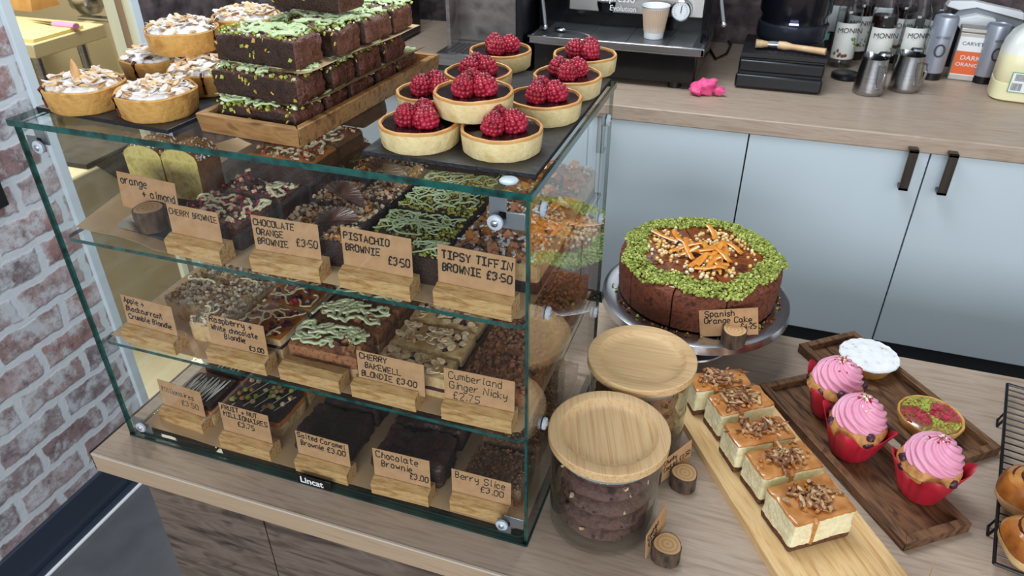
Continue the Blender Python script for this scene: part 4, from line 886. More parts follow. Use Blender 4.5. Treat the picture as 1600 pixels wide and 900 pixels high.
# ------------------------------------------------------------------ cake stand and cake
SX, SY = .158, .618; SZ = .118
t = thing('cake_stand', 'round spun aluminium cake stand carrying the orange cake', 'cake stand', (SX, SY, 0))
mb = MB(); mb.lathe([(0, SZ-.004), (.10, SZ-.004), (.160, SZ-.003), (.178, SZ-.001), (.186, SZ-.004), (.1885, SZ-.020), (.186, SZ-.022), (.181, SZ-.010), (.165, SZ-.009), (.03, SZ-.010), (0, SZ-.010)], 96); mb.build('plate', ALU, t)
mb = MB(); mb.lathe([(0, 0), (.085, 0), (.088, .003), (.086, .006), (.06, .010), (.056, .018), (.050, .030), (.050, SZ-.012), (0, SZ-.012)], 64); mb.build('pedestal', STEEL, t)
ct = thing('orange_cake', 'whole chocolate orange cake ringed with green pistachio, cut into wedges', 'cake', (SX, SY+.012, SZ-.0008))
SPONGE = [M('dark_sponge', ['#3a180c', '#7a3f24', '#54281a'], rough=.75, scale=90, bump=1, bscale=160), M('cake_glaze', ['#4a2010', '#8a4820', '#642e14'], rough=.25, scale=30, coat=.5)]
NW = 10; CRr = .158; CHh = .084
for i in range(NW):
    a0 = 2*PI*i/NW+.12; a1 = a0+2*PI/NW; g = .0012; mb = MB(); na, nz_, nr = 12, 9, 12; vs = []
    def pp(a, r, z):
        rr = r
        if r > CRr*.98:
            e = z/CHh; rr = r-.010*max(0, e-.82)**2/.03-.004*(1-e)**3
        v = Vector((rr*math.cos(a), rr*math.sin(a), z)); v += Vector((math.cos(a), math.sin(a), 0))*.0016*noise.noise(v*90)*(r > .1)
        if z > CHh*.99: v.z += .0012*noise.noise(v*50)-.003*(1-min(1, r/.05))-.006*max(0, (r/CRr-.9))*10*.5
        return v
    g0 = a0+.008; g1 = a1-.008; mid_ = (a0+a1)/2
    A = [g0+(g1-g0)*k/na for k in range(na+1)]
    side = [[pp(a, CRr, CHh*z/nz_) for a in A] for z in range(nz_+1)]; off = Vector((math.cos(mid_), math.sin(mid_), 0))*.0012
    vs = [v+off for row in side for v in row]; k = na+1
    mb.add(vs, [(z*k+j, z*k+j+1, (z+1)*k+j+1, (z+1)*k+j) for z in range(nz_) for j in range(na)], 0)
    vs = [pp(a, CRr*q/nr, CHh)+off for q in range(nr+1) for a in A]
    mb.add(vs, [(q*k+j, (q+1)*k+j, (q+1)*k+j+1, q*k+j+1) for q in range(nr) for j in range(na)], 1)
    for a, rv in ((A[0], 0), (A[-1], 1)):
        vs = [pp(a, CRr*q/nr, CHh*z/nz_)+off for z in range(nz_+1) for q in range(nr+1)]; kk = nr+1
        fs = [(z*kk+q, z*kk+q+1, (z+1)*kk+q+1, (z+1)*kk+q) for z in range(nz_) for q in range(nr)]
        mb.add(vs, fs if not rv else [f[::-1] for f in fs], 0)
    mb.build('cake_wedge', SPONGE, ct)
rnd = random.Random(4); mb = MB()
for i in range(4200):
    a = rnd.uniform(0, 2*PI); r = .110+.046*rnd.random()**.8+.007*math.sin(a*5+1)+.004*math.sin(a*11); 
    if abs(((a-.12) % (2*PI/NW))) < .02: continue
    z = CHh+.001-.006*max(0, (r/CRr-.92))*12; mb.chunk((r*math.cos(a), r*math.sin(a), z+rnd.uniform(0, .005)), rnd.uniform(.0022, .0062), rnd.choice([0, 0, 1, 2]), rnd)
o = mb.build('pistachio_ring', [M('pistachio_nib', ['#84913a', '#aab458'], rough=.75, scale=90), M('bright_pistachio', ['#a9b24c', '#c9cc78'], rough=.7, scale=80), M('olive_pistachio', ['#5f6a28', '#8a9440'], rough=.8, scale=80)], ct); o['kind'] = 'stuff'
mb = MB()
for i in range(620):
    a = rnd.uniform(0, 2*PI); r = .03+.075*rnd.random(); 
    if rnd.random() < .45+.45*math.sin(a*3+2): continue
    mb.ball((r*math.cos(a), r*math.sin(a), CHh+rnd.uniform(0, .006)), rnd.uniform(.0026, .0048), rnd.choice([0, 0, 1]), (1, 1, 1), None, 4)
o = mb.build('honeycomb_pearls', [M('amber_pearl', ['#d9a24a', '#f0cf8c'], rough=.3, scale=60, coat=.5), M('pale_pearl', '#efe0bc', rough=.4)], ct); o['kind'] = 'stuff'
for i in range(26):
    mb = MB(); a = rnd.uniform(0, 2*PI); r = rnd.uniform(.01, .085); th = rnd.uniform(0, PI); L_ = rnd.uniform(.035, .065); cv = rnd.uniform(-.6, .6); lift = rnd.uniform(.0, .022)
    pts = []
    for k in range(9):
        s = k/8-.5; pts.append((r*math.cos(a)+L_*s*math.cos(th+cv*s), r*math.sin(a)+L_*s*math.sin(th+cv*s*2), CHh+.007+lift*max(0, s+.3)))
    mb.tube(pts, .0056, 8, 0, .35); mb.build('candied_peel', ORG, ct)
mb = MB()
for i in range(60):
    a = rnd.uniform(3.3, 6.6); r = rnd.uniform(.160, .168); mb.chunk((r*math.cos(a), r*math.sin(a), .0035), rnd.uniform(.002, .007), rnd.choice([0, 0, 1]), rnd)
o = tag(mb.build('cake_crumbs', [SPONGE[0], PIST], None, (SX, SY+.008, SZ-.003)), 'loose crumbs around the foot of the orange cake', 'crumbs', None, 'stuff')
x, y = P(1143, 543, SZ); log_card(x, y+.018, SZ-.003, .16, 'price card reading Spanish orange cake in a log slice on the stand', [('Spanish', .008, -.0145, 1.05), ('Orange Cake', .006, -.0285, 1.0), ('£4·25', .070, -.043, .95)], .104, .056, -.006, .0215, .031, .0008, roll=-.17, up=.008, cdy=.0125)

# ------------------------------------------------------------------ cheesecakes on the bamboo board
bang = math.atan2(.057-.35, .368-.185)          # direction of the board's long side
bl = thing('bamboo_board', 'long pale bamboo serving board under the cheesecake squares', 'serving board', (.358, .232, 0), bang+PI)
mb = MB(); a = .255; w2 = .0905
pts = [(-a, -w2+.012), (-a+.012, -w2), (a-.012, -w2), (a, -w2+.012), (a, w2-.012), (a-.012, w2), (-a+.012, w2), (-a, w2-.012)]
mb.prism(pts, 0, .016)
BB = wood('bamboo_board_wood', ['#b98a55', '#d6ae76', '#e3c08c', '#cda26b'], 0, 9, .4, 16, .05, .1)
mb.build('board_body', BB, bl, bevel=.003)
mb = MB(); pts2 = [(x*.98, y*.86) for x, y in pts]; n = 8
mb.add([(x*1.0, y*.80, .0161) for x, y in pts]+[(x*.992, y*.77, .0165) for x, y in pts], [(i, (i+1) % n, n+(i+1) % n, n+i) for i in range(n)]+[tuple(range(n, 2*n))], 0, False); mb.build('raised_panel', BB, bl)
CHZ = [M('biscuit_base', ['#3a2214', '#6b4426', '#4d2e1a'], rough=.85, scale=120, bump=1, bscale=170), M('cheesecake', ['#e0d3a2', '#efe6c0', '#e8dcb0'], rough=.6, scale=70, bump=.8, bscale=150, sss=.1), M('salted_caramel', ['#a8652c', '#c98a4c', '#b87638'], rough=.22, scale=22, coat=.5)]
PECAN = M('pecan', ['#4f2a16', '#83502e', '#c79a6a'], rough=.5, scale=130, bump=.8, bscale=150, stretch=(1, 1, 1))
def cheesecake(seed, d=.085):
    rnd = random.Random(seed); t = thing('cheesecake_square', 'x', 'cheesecake', (0, 0, 0), 0, 'pecan cheesecake squares on the bamboo board')
    w, h = .105, .060; mb = MB(); mb.slab(w, d, h, step=.004, r=.004, amp=.0012, freq=110, seed=seed, mf=lambda z, s: 2 if s == 'top' else (0 if z < .21 else (2 if z > .94 else 1))); mb.build('cake_slab', CHZ, t)
    mb = MB()
    for _ in range(46):
        x, y = rnd.gauss(0, w*.17), rnd.gauss(0, d*.18); L_ = rnd.uniform(.010, .024); c = Vector((x, y, h+.003+rnd.uniform(0, .007)*(1-abs(x)/w*2)))
        T = Matrix.Rotation(rnd.uniform(0, 2*PI), 3, 'Z') @ Matrix.Rotation(rnd.uniform(-.5, .5), 3, 'Y')
        mb.ball(c, L_/2, rnd.choice([0, 0, 1]), (1, .34, .28), .35, 5, T)
    for _ in range(46):
        x, y = rnd.gauss(0, w*.20), rnd.gauss(0, d*.2)
        if abs(x) > w*.44 or abs(y) > d*.44: continue
        mb.chunk((x, y, h+.003), rnd.uniform(.004, .007), rnd.choice([2, 2, 1]), rnd)
    o = mb.build('pecan_topping', [PECAN, M('split_pecan', ['#8c5a34', '#d8b98a'], rough=.6, scale=120), M('fudge_piece', '#b9793f', rough=.5)], t); o['kind'] = 'stuff'
    mb = MB(); xx = rnd.uniform(-.02, .03)
    mb.tube([(xx, -d/2+.004, h), (xx, -d/2-.0005, h-.003), (xx+.001, -d/2-.001, h*.55), (xx, -d/2-.0012, h*.2)], [.004, .0045, .0028, .0032], 8); mb.build('caramel_drip', CHZ[2], t)
    return t
cl = ['pecan cheesecake square nearest the viewer on the bamboo board', 'second pecan cheesecake square from the front', 'middle pecan cheesecake square of the five', 'fourth pecan cheesecake square from the front', 'pecan cheesecake square farthest away beside the cake stand']
cpx = [(1268, 778), (1225, 716), (1187, 672), (1158, 624), (1124, 592)]
cdd = [.076, .060, .056, .054, .048]
Bz = .0168
for i in range(5):
    x, y = P(*cpx[i], Bz+.06); t = cheesecake(30+i, cdd[i]); t.location = (x, y, Bz); t.rotation_euler.z = (.62, .60, .55, .62, .5)[i]; t['label'] = cl[i]

# ------------------------------------------------------------------ dark wooden trays, cupcakes, pies
def rect_tray(a, b, c, d, z, th, label, mat, h=.02):
    "tray fitted to four corner pixels of its top rim: left, back, right, front"
    A, B, C_, D_ = [Vector((*P(*q, z+h), 0)) for q in (a, b, c, d)]
    cen_ = (A+B+C_+D_)/4; e1 = ((C_-B)+(D_-A))/2; e2 = ((B-A)+(C_-D_))/2; rz = math.atan2(e1.y, e1.x)
    return tray('wooden_tray', label, e1.length, e2.length, h, .014, mat, (cen_.x, cen_.y, z), rz, .006, 0), cen_, rz
tr1, c1, rz1 = rect_tray((1198, 600), (1262, 580), (1531, 816), (1404, 851), .0, .014, 'dark wooden tray carrying the pink iced muffins', TRAYD)
tr2, c2, rz2 = rect_tray((1245, 538), (1338, 515), (1563, 700), (1470, 728), .0, .014, 'dark wooden tray carrying the pie and the jam tart', TRAYW if 0 else TRAYD)
REDP = M('red_tissue_paper', ['#a8162a', '#c4283c'], rough=.45, scale=20, bump=.3, bscale=40, sss=.15)
PINKI = M('pink_icing', ['#df92ae', '#eaaac0'], rough=.45, scale=30, sss=.15)
MUFF = M('muffin_cake', ['#9a6232', '#c99252', '#b07a40'], rough=.7, scale=60, bump=.8, bscale=120)
def cupcake(seed, label, g='pink iced muffins on the dark tray'):
    rnd = random.Random(seed); t = thing('iced_muffin', label, 'muffin', (0, 0, 0), 0, g); n = 64
    # tulip paper case with four raised corners
    def tul(k, a, r, z):
        c = abs(math.cos(2*a+seed)); pk = c**3; e = k
        return r+.0012*math.sin(a*16)*e+.014*pk*e*e-.004*(1-pk)*e, z+(.024*pk-.004)*e*e
    mb = MB(); pr = [(0, .001), (.024, .001), (.027, .004), (.030, .016), (.033, .030), (.037, .044)]
    mb.lathe(pr, n, fn=lambda k, a, r, z: tul(k, a, r, z) if r > .023 else (r, z)); o = mb.build('paper_case', REDP, t); s_ = o.modifiers.new('thick', 'SOLIDIFY'); s_.thickness = .0006; s_.offset = 1
    mb = MB(); mb.lathe([(.021, .006), (.028, .02), (.032, .036), (.0385, .045), (.0405, .051), (.037, .059), (.026, .066), (0, .069)], 40, fn=lambda k, a, r, z: (r*(1+.10*noise.noise(Vector((math.cos(a)*1.5, math.sin(a)*1.5, seed+k)))), z+.003*noise.noise(Vector((math.cos(a)*2, math.sin(a)*2, seed+k*2)))))
    for _ in range(9):
        a = rnd.uniform(0, 2*PI); mb.ball((.0365*math.cos(a), .0365*math.sin(a), rnd.uniform(.046, .06)), .0065, 1, (1, 1, .9), .3, 5)
    mb.build('muffin_top', [MUFF, BERRY], t)
    def ice(k, a, r, z):
        wv = math.cos(a*11+k*24.0); wv = 1-abs(wv)**.7*2 if 0 else wv; return r*(1+.042*wv), z+.0013*wv
    prof = []; 
    for i in range(61):
        e = i/60; prof.append((.0345*(1-e**2.2)**.60*(1.0+.02*math.sin(e*16)) if e < 1 else 0, .059+.036*e))
    prof = [(.02, .060)]+prof
    mb = MB(); mb.lathe(prof, 132, fn=ice); mb.build('icing_swirl', PINKI, t)
    mb = MB()
    for _ in range(26):
        a = rnd.uniform(0, 2*PI); r = rnd.uniform(0, .020); z = .100-.7*r; mb.chunk((r*math.cos(a), r*math.sin(a), z), (.007, .0025, .0025) if rnd.random() < .4 else (.0028, .0024, .0022), rnd.choice([0, 1]), rnd)
    o = mb.build('sprinkles', [WCHOC, M('raspberry_dust', '#a01538', rough=.7)], t); o['kind'] = 'stuff'
    return t
for i, (u, v, rz, lab) in enumerate(((1315, 570, .3, 'pink iced muffin in red paper at the back of the tray, nearest the pie'), (1350, 630, 1.1, 'middle pink iced muffin with white chocolate flakes on top'), (1468, 692, 2.0, 'pink iced muffin with red specks, at the front right of the tray'))):
    x, y = P(u, v, .008+.108); t = cupcake(i+2, lab); t.location = (x, y, .0065); t.rotation_euler.z = rz; t.scale = (1.19, 1.19, 1.26)
# sugared pie
x, y = P(1358, 556, .034); t = thing('sugar_dusted_pie', 'round pie with a thick white dusting of icing sugar', 'pie', (x, y, .0065))
mb = MB(); mb.lathe([(0, 0), (.040, 0), (.052, .024), (.050, .028), (0, .024)], 40); mb.build('pastry_case', CRUST[0], t)
mb = MB(); mb.lathe([(.0535, .025), (.056, .0285), (.054, .031), (.046, .031), (.036, .034), (.02, .035), (0, .034)], 48, fn=lambda k, a, r, z: (r*(1+.012*math.sin(a*18)), z+.0015*noise.noise(Vector((r*math.cos(a), r*math.sin(a), 1))*70)+.0006*math.sin(a*18)*(r > .05)))
mb.build('sugared_lid', M('sugared_pastry', ['#c9b9a0', '#f0eff0', '#fbfbfc'], rough=.9, scale=60, pos=[.30, .38, .6], bump=.6, bscale=150), t)
x, y = P(1455, 648, .034); t = thing('jam_tart', 'glazed round tart sprinkled with red berry pieces and pistachio', 'tart', (x, y, .0065))
mb = MB(); mb.lathe([(0, 0), (.046, 0), (.055, .024), (.054, .027), (.051, .026), (.049, .022), (0, .022)], 44, fn=lambda k, a, r, z: (r*(1+.008*math.sin(a*14)), z)); mb.build('pastry_case', CRUST[0], t)
mb = MB(); mb.lathe([(.0505, .0235), (.044, .0285), (.03, .030), (.018, .027), (0, .0245)], 40); mb.build('glazed_filling', M('brown_glaze', ['#7c4a2a', '#a06c40'], rough=.2, scale=30, coat=.6), t)
mb = MB(); rnd = random.Random(9)
for _ in range(900):
    a = rnd.uniform(0, 2*PI); r = .047*math.sqrt(rnd.random()); g = math.sin(a*2+.6)+.5*math.sin(r*90)
    if abs(g) < .15: continue
    mb.chunk((r*math.cos(a), r*math.sin(a), .0285-.004*abs(r-.03)/.03), rnd.uniform(.003, .006), 0 if g > -.2 else 1, rnd)
o = mb.build('berry_topping', [RED, PIST], t); o['kind'] = 'stuff'

# ------------------------------------------------------------------ wire rack and buns
a = Vector((*P(1574, 600, .022), .022)); b_ = Vector((*P(1553, 880, .022), .022)); ux = (b_-a).normalized(); vx = Vector((-ux.y, ux.x, 0))
if vx.x < 0: vx = -vx
t = thing('cooling_rack', 'black wire cooling rack under the glazed buns at the right edge', 'cooling rack', (0, 0, 0)); Lr = (b_-a).length; Wr = .28
mb = MB(); cs = [a, b_, b_+vx*Wr, a+vx*Wr]
for i in range(4): mb.tube([cs[i], cs[(i+1) % 4]], .0028, 8)
mb.build('rack_frame', BLACKP, t); mb = MB()
n = 26
for i in range(1, n): p = a+ux*Lr*i/n; mb.tube([p, p+vx*Wr], .0013, 6)
for k in (.15, .5, .85): p = a+vx*Wr*k-Vector((0, 0, .002)); mb.tube([p, p+ux*Lr], .0018, 6)
mb.build('wire_grid', BLACKP, t)
for p in (a+ux*Lr*.2, a+ux*Lr*.8, a+ux*Lr*.2+vx*Wr, a+ux*Lr*.8+vx*Wr):
    mb = MB(); mb.tube([p, p-vx*.006-Vector((0, 0, .0205)), p+ux*.02-vx*.006-Vector((0, 0, .0205)), p+ux*.02], .0022, 6); mb.build('leg', BLACKP, t)
BUN = M('glazed_bun', ['#7a3c16', '#b9742e', '#d8a45a'], rough=.28, scale=14, coat=.5, bump=.3, bscale=60)
BUNS = M('bun_crumb', ['#d3a86c', '#e8cb96'], rough=.7, scale=50, bump=.6)
for i, (u, v, lab) in enumerate(((1610, 770, 'glazed brown bun at the back of the cooling rack'), (1620, 850, 'glazed brown bun at the front of the cooling rack'))):
    x, y = P(u, v, .05); t = thing('glazed_bun', lab, 'bun', (x, y, .024), i*.8, 'glazed buns on the cooling rack')
    mb = MB(); mb.lathe([(0, 0), (.036, 0), (.046, .014), (.047, .024)], 32, fn=lambda k, a_, r, z: (r*(1+.05*math.sin(a_*4+i)), z)); mb.build('bun_side', BUNS, t)
    mb = MB(); mb.lathe([(.0465, .022), (.046, .034), (.038, .048), (.02, .056), (0, .057)], 32, fn=lambda k, a_, r, z: (r*(1+.05*math.sin(a_*4+i)), z+.004*math.sin(a_+k*8))); mb.build('bun_glaze', BUN, t)
    mb = MB(); mb.tube([((.004+.034*k/60)*math.cos(k*.33), (.004+.034*k/60)*math.sin(k*.33), .0585-.012*(k/60)**2.2) for k in range(61)], .0022, 6); mb.build('cinnamon_swirl', M('cinnamon', '#4a2210', rough=.4), t)
x, y = P(1462, 915, .02); log_card(x+.0, y-.03, 0, math.radians(70), 'price card at the bottom edge, only the tip of its corner showing', [('Cake', .004, -.02, .8)], .07, .05, .0, .02, .028, .0005, up=.012, cdy=.02)

# ------------------------------------------------------------------ back counter: coffee machine
def machine():
    yf = 1.47; xl, zl = Q(823, 58, yf); xr, zr = Q(1101, 80, yf); zt = (zl+zr)/2; 
    t = thing('espresso_machine', 'large black and steel espresso machine with drip tray on the back worktop', 'espresso machine', (0, 0, 0))
    mb = MB(); mb.box(xl+.01, xr-.02, yf+.03, BY-.02, BZ+.018, zt-.02); mb.build('base_body', BLACKG, t, bevel=.006)
    for x in (xl+.06, xr-.08):
        for y in (yf+.06, BY-.08): mb = MB(); mb.lathe([(.02, 0), (.02, .018)], 14, c=(x, y, BZ)); mb.build('foot', BLACKP, t)
    mb = MB(); mb.box(xl, xr, yf, yf+.012, zt-.018, zt+.006); mb.box(xl, xl+.012, yf, yf+.24, zt-.018, zt+.004); mb.box(xr-.012, xr, yf, yf+.24, zt-.018, zt+.004); mb.build('tray_surround', STEEL, t, bevel=.003)
    mb = MB(); mb.box(xl+.012, xr-.012, yf+.012, yf+.24, zt-.016, zt-.004); 
    mb.build('drip_tray', M('drip_steel', ['#77787a', '#929395'], rough=.35, metal=.9, scale=8), t)
    mb = MB()
    for i in range(4): mb.box(xl+.05+i*.12, xl+.052+i*.12, yf+.02, yf+.23, zt-.0042, zt-.003)
    mb.box(xr-.04, xr-.02, yf+.04, yf+.2, zt-.006, zt-.0035)
    mb.build('tray_slots', GAP, t)['kind'] = 'stuff'
    mb = MB(); mb.box(xl+.01, xr-.01, yf+.235, BY-.02, zt-.02, zt+.07); mb.build('lower_back', BLACKG, t, bevel=.003)
    mb = MB(); T = Matrix.Translation((0, yf+.20, zt+.045)) @ Matrix.Rotation(-.12, 4, 'X'); mb.box(xl+.075, xr-.035, 0, .01, 0, .42, T=T); mb.build('steel_back_panel', M('mirror_steel', ['#7c7876', '#a09d9c'], rough=.32, metal=1, scale=3), t, bevel=.002)
    mb = MB(); mb.box(xl+.01, xr-.01, yf+.26, BY-.02, zt+.07, zt+.55); mb.build('upper_body', BLACKG, t, bevel=.01)
    for x in (xl+.005, xr-.025): bx('side_cheek', x, x+.02, yf+.10, yf+.27, zt-.01, zt+.5, BLACKG, t, .004)
    gx, gz = Q(1066, 14, yf+.2); mb = MB(); T = Matrix.Translation((gx, yf+.185, gz)) @ Matrix.Rotation(PI/2, 4, 'X')
    mb.lathe([(0, 0), (.030, 0), (.030, .014), (.027, .016), (.026, .013), (0, .013)], 32, T=T); g = mb.build('pressure_gauge', CHROME, t)
    mb = MB(); mb.lathe([(0, .0135), (.0258, .0135)], 28, T=T); d = mb.build('gauge_dial', WHITEP, g); mb = MB()
    for k in range(14):
        a = -.8+k*4.7/13; p = T @ Vector((.021*math.cos(a), .021*math.sin(a), .0145)); q = T @ Vector((.0175*math.cos(a), .0175*math.sin(a), .0145)); mb.tube([p, q], .0005, 4)
    mb.tube([T @ Vector((0, -.006, .015)), T @ Vector((.002, .016, .015))], .0011, 5); mb.build('gauge_marks', BLACKP, g)
    for k, (u0, v0, u1, v1) in enumerate(((839, -30, 852, 42), (1122, -30, 1131, 38))):
        x0_, z0_ = Q(u0, v0, yf+.09); x1_, z1_ = Q(u1, v1, yf+.07); mb = MB(); mb.tube([(x0_, yf+.12, z0_), (x1_, yf+.07, z1_)], .0062, 10); mb.ball((x1_, yf+.07, z1_), .0085, 0, n=7); mb.build('steam_wand', CHROME, t)
    for u in (945, 1040):
        gx, gz = Q(u, 42, yf+.2); mb = MB(); T2 = Matrix.Translation((gx, yf+.22, zt+.045)); mb.lathe([(0, 0), (.030, 0), (.034, .02), (.034, .03), (0, .03)], 24, T=T2); mb.build('group_head', BLACKG, t)
    gx, gz = Q(968, 13, yf+.19); text('Espresso', .03, WHITEP, t, (gx-.06, yf+.185, gz+.02), (PI/2-.12, 0, 0)); text('Evolution', .022, WHITEP, t, (gx-.03, yf+.183, gz-.006), (PI/2-.12, 0, 0))
    # cup and spoon on the tray
    x, y = P(1018, 62, zt-.003); c = thing('paper_cup', 'ribbed kraft paper cup standing on the espresso machine drip tray', 'cup', (x, y+.03, zt-.0035))
    mb = MB(); mb.lathe([(0, .002), (.027, .002), (.0275, 0), (.0285, .0005), (.030, .018)], 48); mb.build('cup_foot', WHITEP, c)
    mb = MB(); mb.lathe([(.0300, .018), (.0395, .086)], 120, fn=lambda k, a, r, z: (r+.0007*math.sin(a*40), z)); mb.build('ribbed_sleeve', M('kraft_cup', '#cdb298', rough=.75), c)
    mb = MB(); mb.lathe([(.0385, .085), (.0395, .092), (.0410, .094), (.0418, .092), (.0405, .090), (.0385, .088), (.036, .07), (.029, .01), (0, .008)], 48); mb.build('cup_rim', WHITEP, c)
    x, y = P(872, 50, zt); s = MB(); s.ball((0, 0, .006), .02, 0, (1, .65, .3), n=8); s.tube([(.018, 0, .007), (.06, -.004, .010), (.11, -.008, .002)], .0022, 6)
    tag(s.build('teaspoon', CHROME, None, (x, y+.02, zt-.0025), -.25), 'metal spoon lying at the left of the drip tray', 'spoon')
    # brew unit to the left
    t2 = thing('coffee_brewer', 'steel hot drinks dispenser with drip grille, left of the espresso machine', 'dispenser', (0, 0, 0)); y2 = 1.42
    x0_, _ = Q(682, 92, y2); x1_, _ = Q(800, 92, y2); zl_ = Q(740, 92, y2)[1]
    x1_ = xl-.03
    mb = MB(); mb.box(x0_, x1_, y2, y2+.16, BZ+.004, zl_+.01); mb.build('drip_base', STEEL, t2, bevel=.003)
    mb = MB(); 
    for i in range(9): mb.box(x0_+.02+i*.018, x0_+.03+i*.018, y2+.02, y2+.13, zl_+.0095, zl_+.011)
    mb.build('drip_grille', GAP, t2)
    mb = MB(); mb.box(x0_+.012, x1_, y2+.17, y2+.182, BZ, zl_+.45); mb.box(x0_+.0, x0_+.012, y2+.09, y2+.2, BZ+.04, zl_+.45); mb.build('steel_back', M('mottled_steel', ['#6f6664', '#a8a09c', '#8b8280'], rough=.3, metal=.85, scale=12), t2)
    mb = MB(); mb.box(x0_-.03, x1_+.02, y2+.19, BY-.03, BZ, zl_+.5); mb.box(x1_, x1_+.022, y2+.03, y2+.2, BZ, zl_+.45, 0); mb.build('black_housing', BLACKP, t2, bevel=.004)
    x, y = P(672, 86, BZ); x2_, y2_ = x-.055, 1.42
    t3 = thing('tea_tin', 'small steel tin with a white label left of the dispenser', 'tin', (x2_, y2_, BZ))
    xx0, zz1 = Q(656, 22, y2_-.04); mb = MB(); hh = .16; mb.box(-.05, .03, -.04, .04, 0, hh); mb.build('tin_body', STEEL, t3, bevel=.006)
    mb = MB(); mb.box(-.052, .032, -.042, .042, hh, hh+.02); mb.build('tin_lid', CHROME, t3, bevel=.004)
    o = bx('tin_label', -.042, .022, -.0412, -.0402, .02, hh-.03, WHITEP, t3); text('the tea co', .011, INK, o, (-.035, -.0415, .06)); mb = MB(); mb.chunk((-.02, -.0414, hh-.05), (.012, .0005, .012), 0, flat=True, jit=.1); mb.build('leaf_mark', INK, o)
    o = tag(bx('dark_urn', xx0-.42, x2_-.10, 1.5, 1.9, BZ, BZ+.5, BLACKP, None, .02), 'black appliance in the far left corner of the back worktop', 'appliance')
machine()
# pink cloth
x, y = P(1100, 148, BZ); mb = MB(); mb.ball((0, 0, .022), .036, 0, (1.0, .8, .65), .55, 12); mb.ball((.036, -.004, .015), .016, 0, (1.5, .5, .7), .6, 8); mb.ball((-.02, -.01, .012), .02, 0, (1.2, 1, .6), .5, 8)
tag(mb.build('cleaning_cloth', M('pink_cloth', ['#d93a78', '#f0669a'], rough=.85, scale=50, bump=.8, bscale=90), None, (x, y, BZ+.002)), 'crumpled bright pink cloth on the front edge of the back worktop', 'cloth')
# knock box drawers + grinder
gx0, gy0 = P(1146, 138, BZ); gx1, gy1 = P(1281, 150, BZ)
t = thing('knock_drawer', 'stepped black knock drawer unit under the brush and grinder', 'drawer unit', (0, 0, 0)); yF = (gy0+gy1)/2
hz = Q(1150, 82, yF)[1]-BZ
mb = MB(); mb.box(gx0+.004, gx1-.004, yF+.012, 1.86, BZ, BZ+hz-.012); mb.build('drawer_body', BLACKP, t, bevel=.004)
mb = MB(); mb.box(gx0, gx1, yF, yF+.02, BZ+.004, BZ+hz*.42); mb.build('drawer_front', BLACKP, t, bevel=.006)
mb = MB(); mb.box(gx0+.004, gx1-.002, yF+.004, yF+.024, BZ+hz*.48, BZ+hz*.82); mb.build('drawer_front', BLACKP, t, bevel=.006)
mb = MB(); mb.box(gx0+.006, gx1-.0, yF+.004, yF+.14, BZ+hz-.011, BZ+hz); 
for i in range(9): mb.box(gx0+.06+i*.018, gx0+.07+i*.018, yF+.02, yF+.05, BZ+hz, BZ+hz+.0012)
mb.build('top_grille', M('black_rubber', '#16141a', rough=.6), t, bevel=.002)
ktop = BZ+hz+.0015
x, y = (gx0+gx1)/2+.015, yF+.235
t = thing('coffee_grinder', 'tall black cylindrical coffee grinder on the knock drawer', 'grinder', (x, y, ktop)); 
mb = MB(); mb.lathe([(0, 0), (.10, 0), (.105, .01), (.104, .045), (.098, .05)], 40); mb.build('grinder_foot', M('grey_black', '#22252d', rough=.25), t)
mb = MB(); mb.lathe([(.096, .05), (.096, .068), (.104, .08), (.108, .35), (0, .36)], 40); mb.build('grinder_body', M('satin_black', '#12141c', rough=.22, spec=.6), t)
mb = MB(); mb.box(-.012, .014, -.1045, -.10, .056, .060); mb.build('status_light', M('blue_white_led', '#b9c4ff', emit=3), t)
# brush
t = thing('grinder_brush', 'wooden handled brush with pale bristles lying on the knock drawer', 'brush', (0, 0, 0)); zz = ktop+.014
def PT(u, v): x, y = P(u, v, zz); return Vector((x, y, zz))
a, b_, c, d = PT(1181, 68), PT(1201, 69), PT(1216, 70), PT(1290, 81)
mb = MB(); mb.tube([b_, a*.5+b_*.5, a], [.010, .015, .017], 14, 0, .7); mb.build('bristles', M('pale_bristle', ['#a98a62', '#d9bd92'], rough=.9, scale=150, bump=1, bscale=200), t)
mb = MB(); mb.tube([b_, c], .0105, 14); mb.build('ferrule', CHROME, t)
mb = MB(); mb.tube([c, c*.85+d*.15, c*.7+d*.3, d], [.0105, .012, .008, .0095], 12); mb.build('brush_handle', M('beech', ['#c49e72', '#dcba8e'], rough=.5, scale=20), t)
for u, v, col, nm, lab in ((1267, 66, '#1f63d8', 'blue_cap', 'small bright blue ring cap behind the brush handle'), (1285, 64, '#0f7a76', 'green_cap', 'dark turquoise cap behind the brush handle end')):
    x, y = P(u, v, ktop); mb = MB(); mb.lathe([(0, .003), (.014, .003), (.015, .018), (.018, .018), (.018, 0), (0, 0)], 24); tag(mb.build(nm, M(nm, col, rough=.4), None, (x, y+.03, ktop)), lab, 'cap')
# black disc
x, y = P(1320, 122, BZ); mb = MB(); mb.lathe([(0, 0), (.038, 0), (.042, .004), (.042, .014), (.036, .018), (0, .016)], 32); tag(mb.build('black_lid', BLACKP, None, (x, y, BZ)), 'flat round black lid left of the steel milk jugs', 'lid')
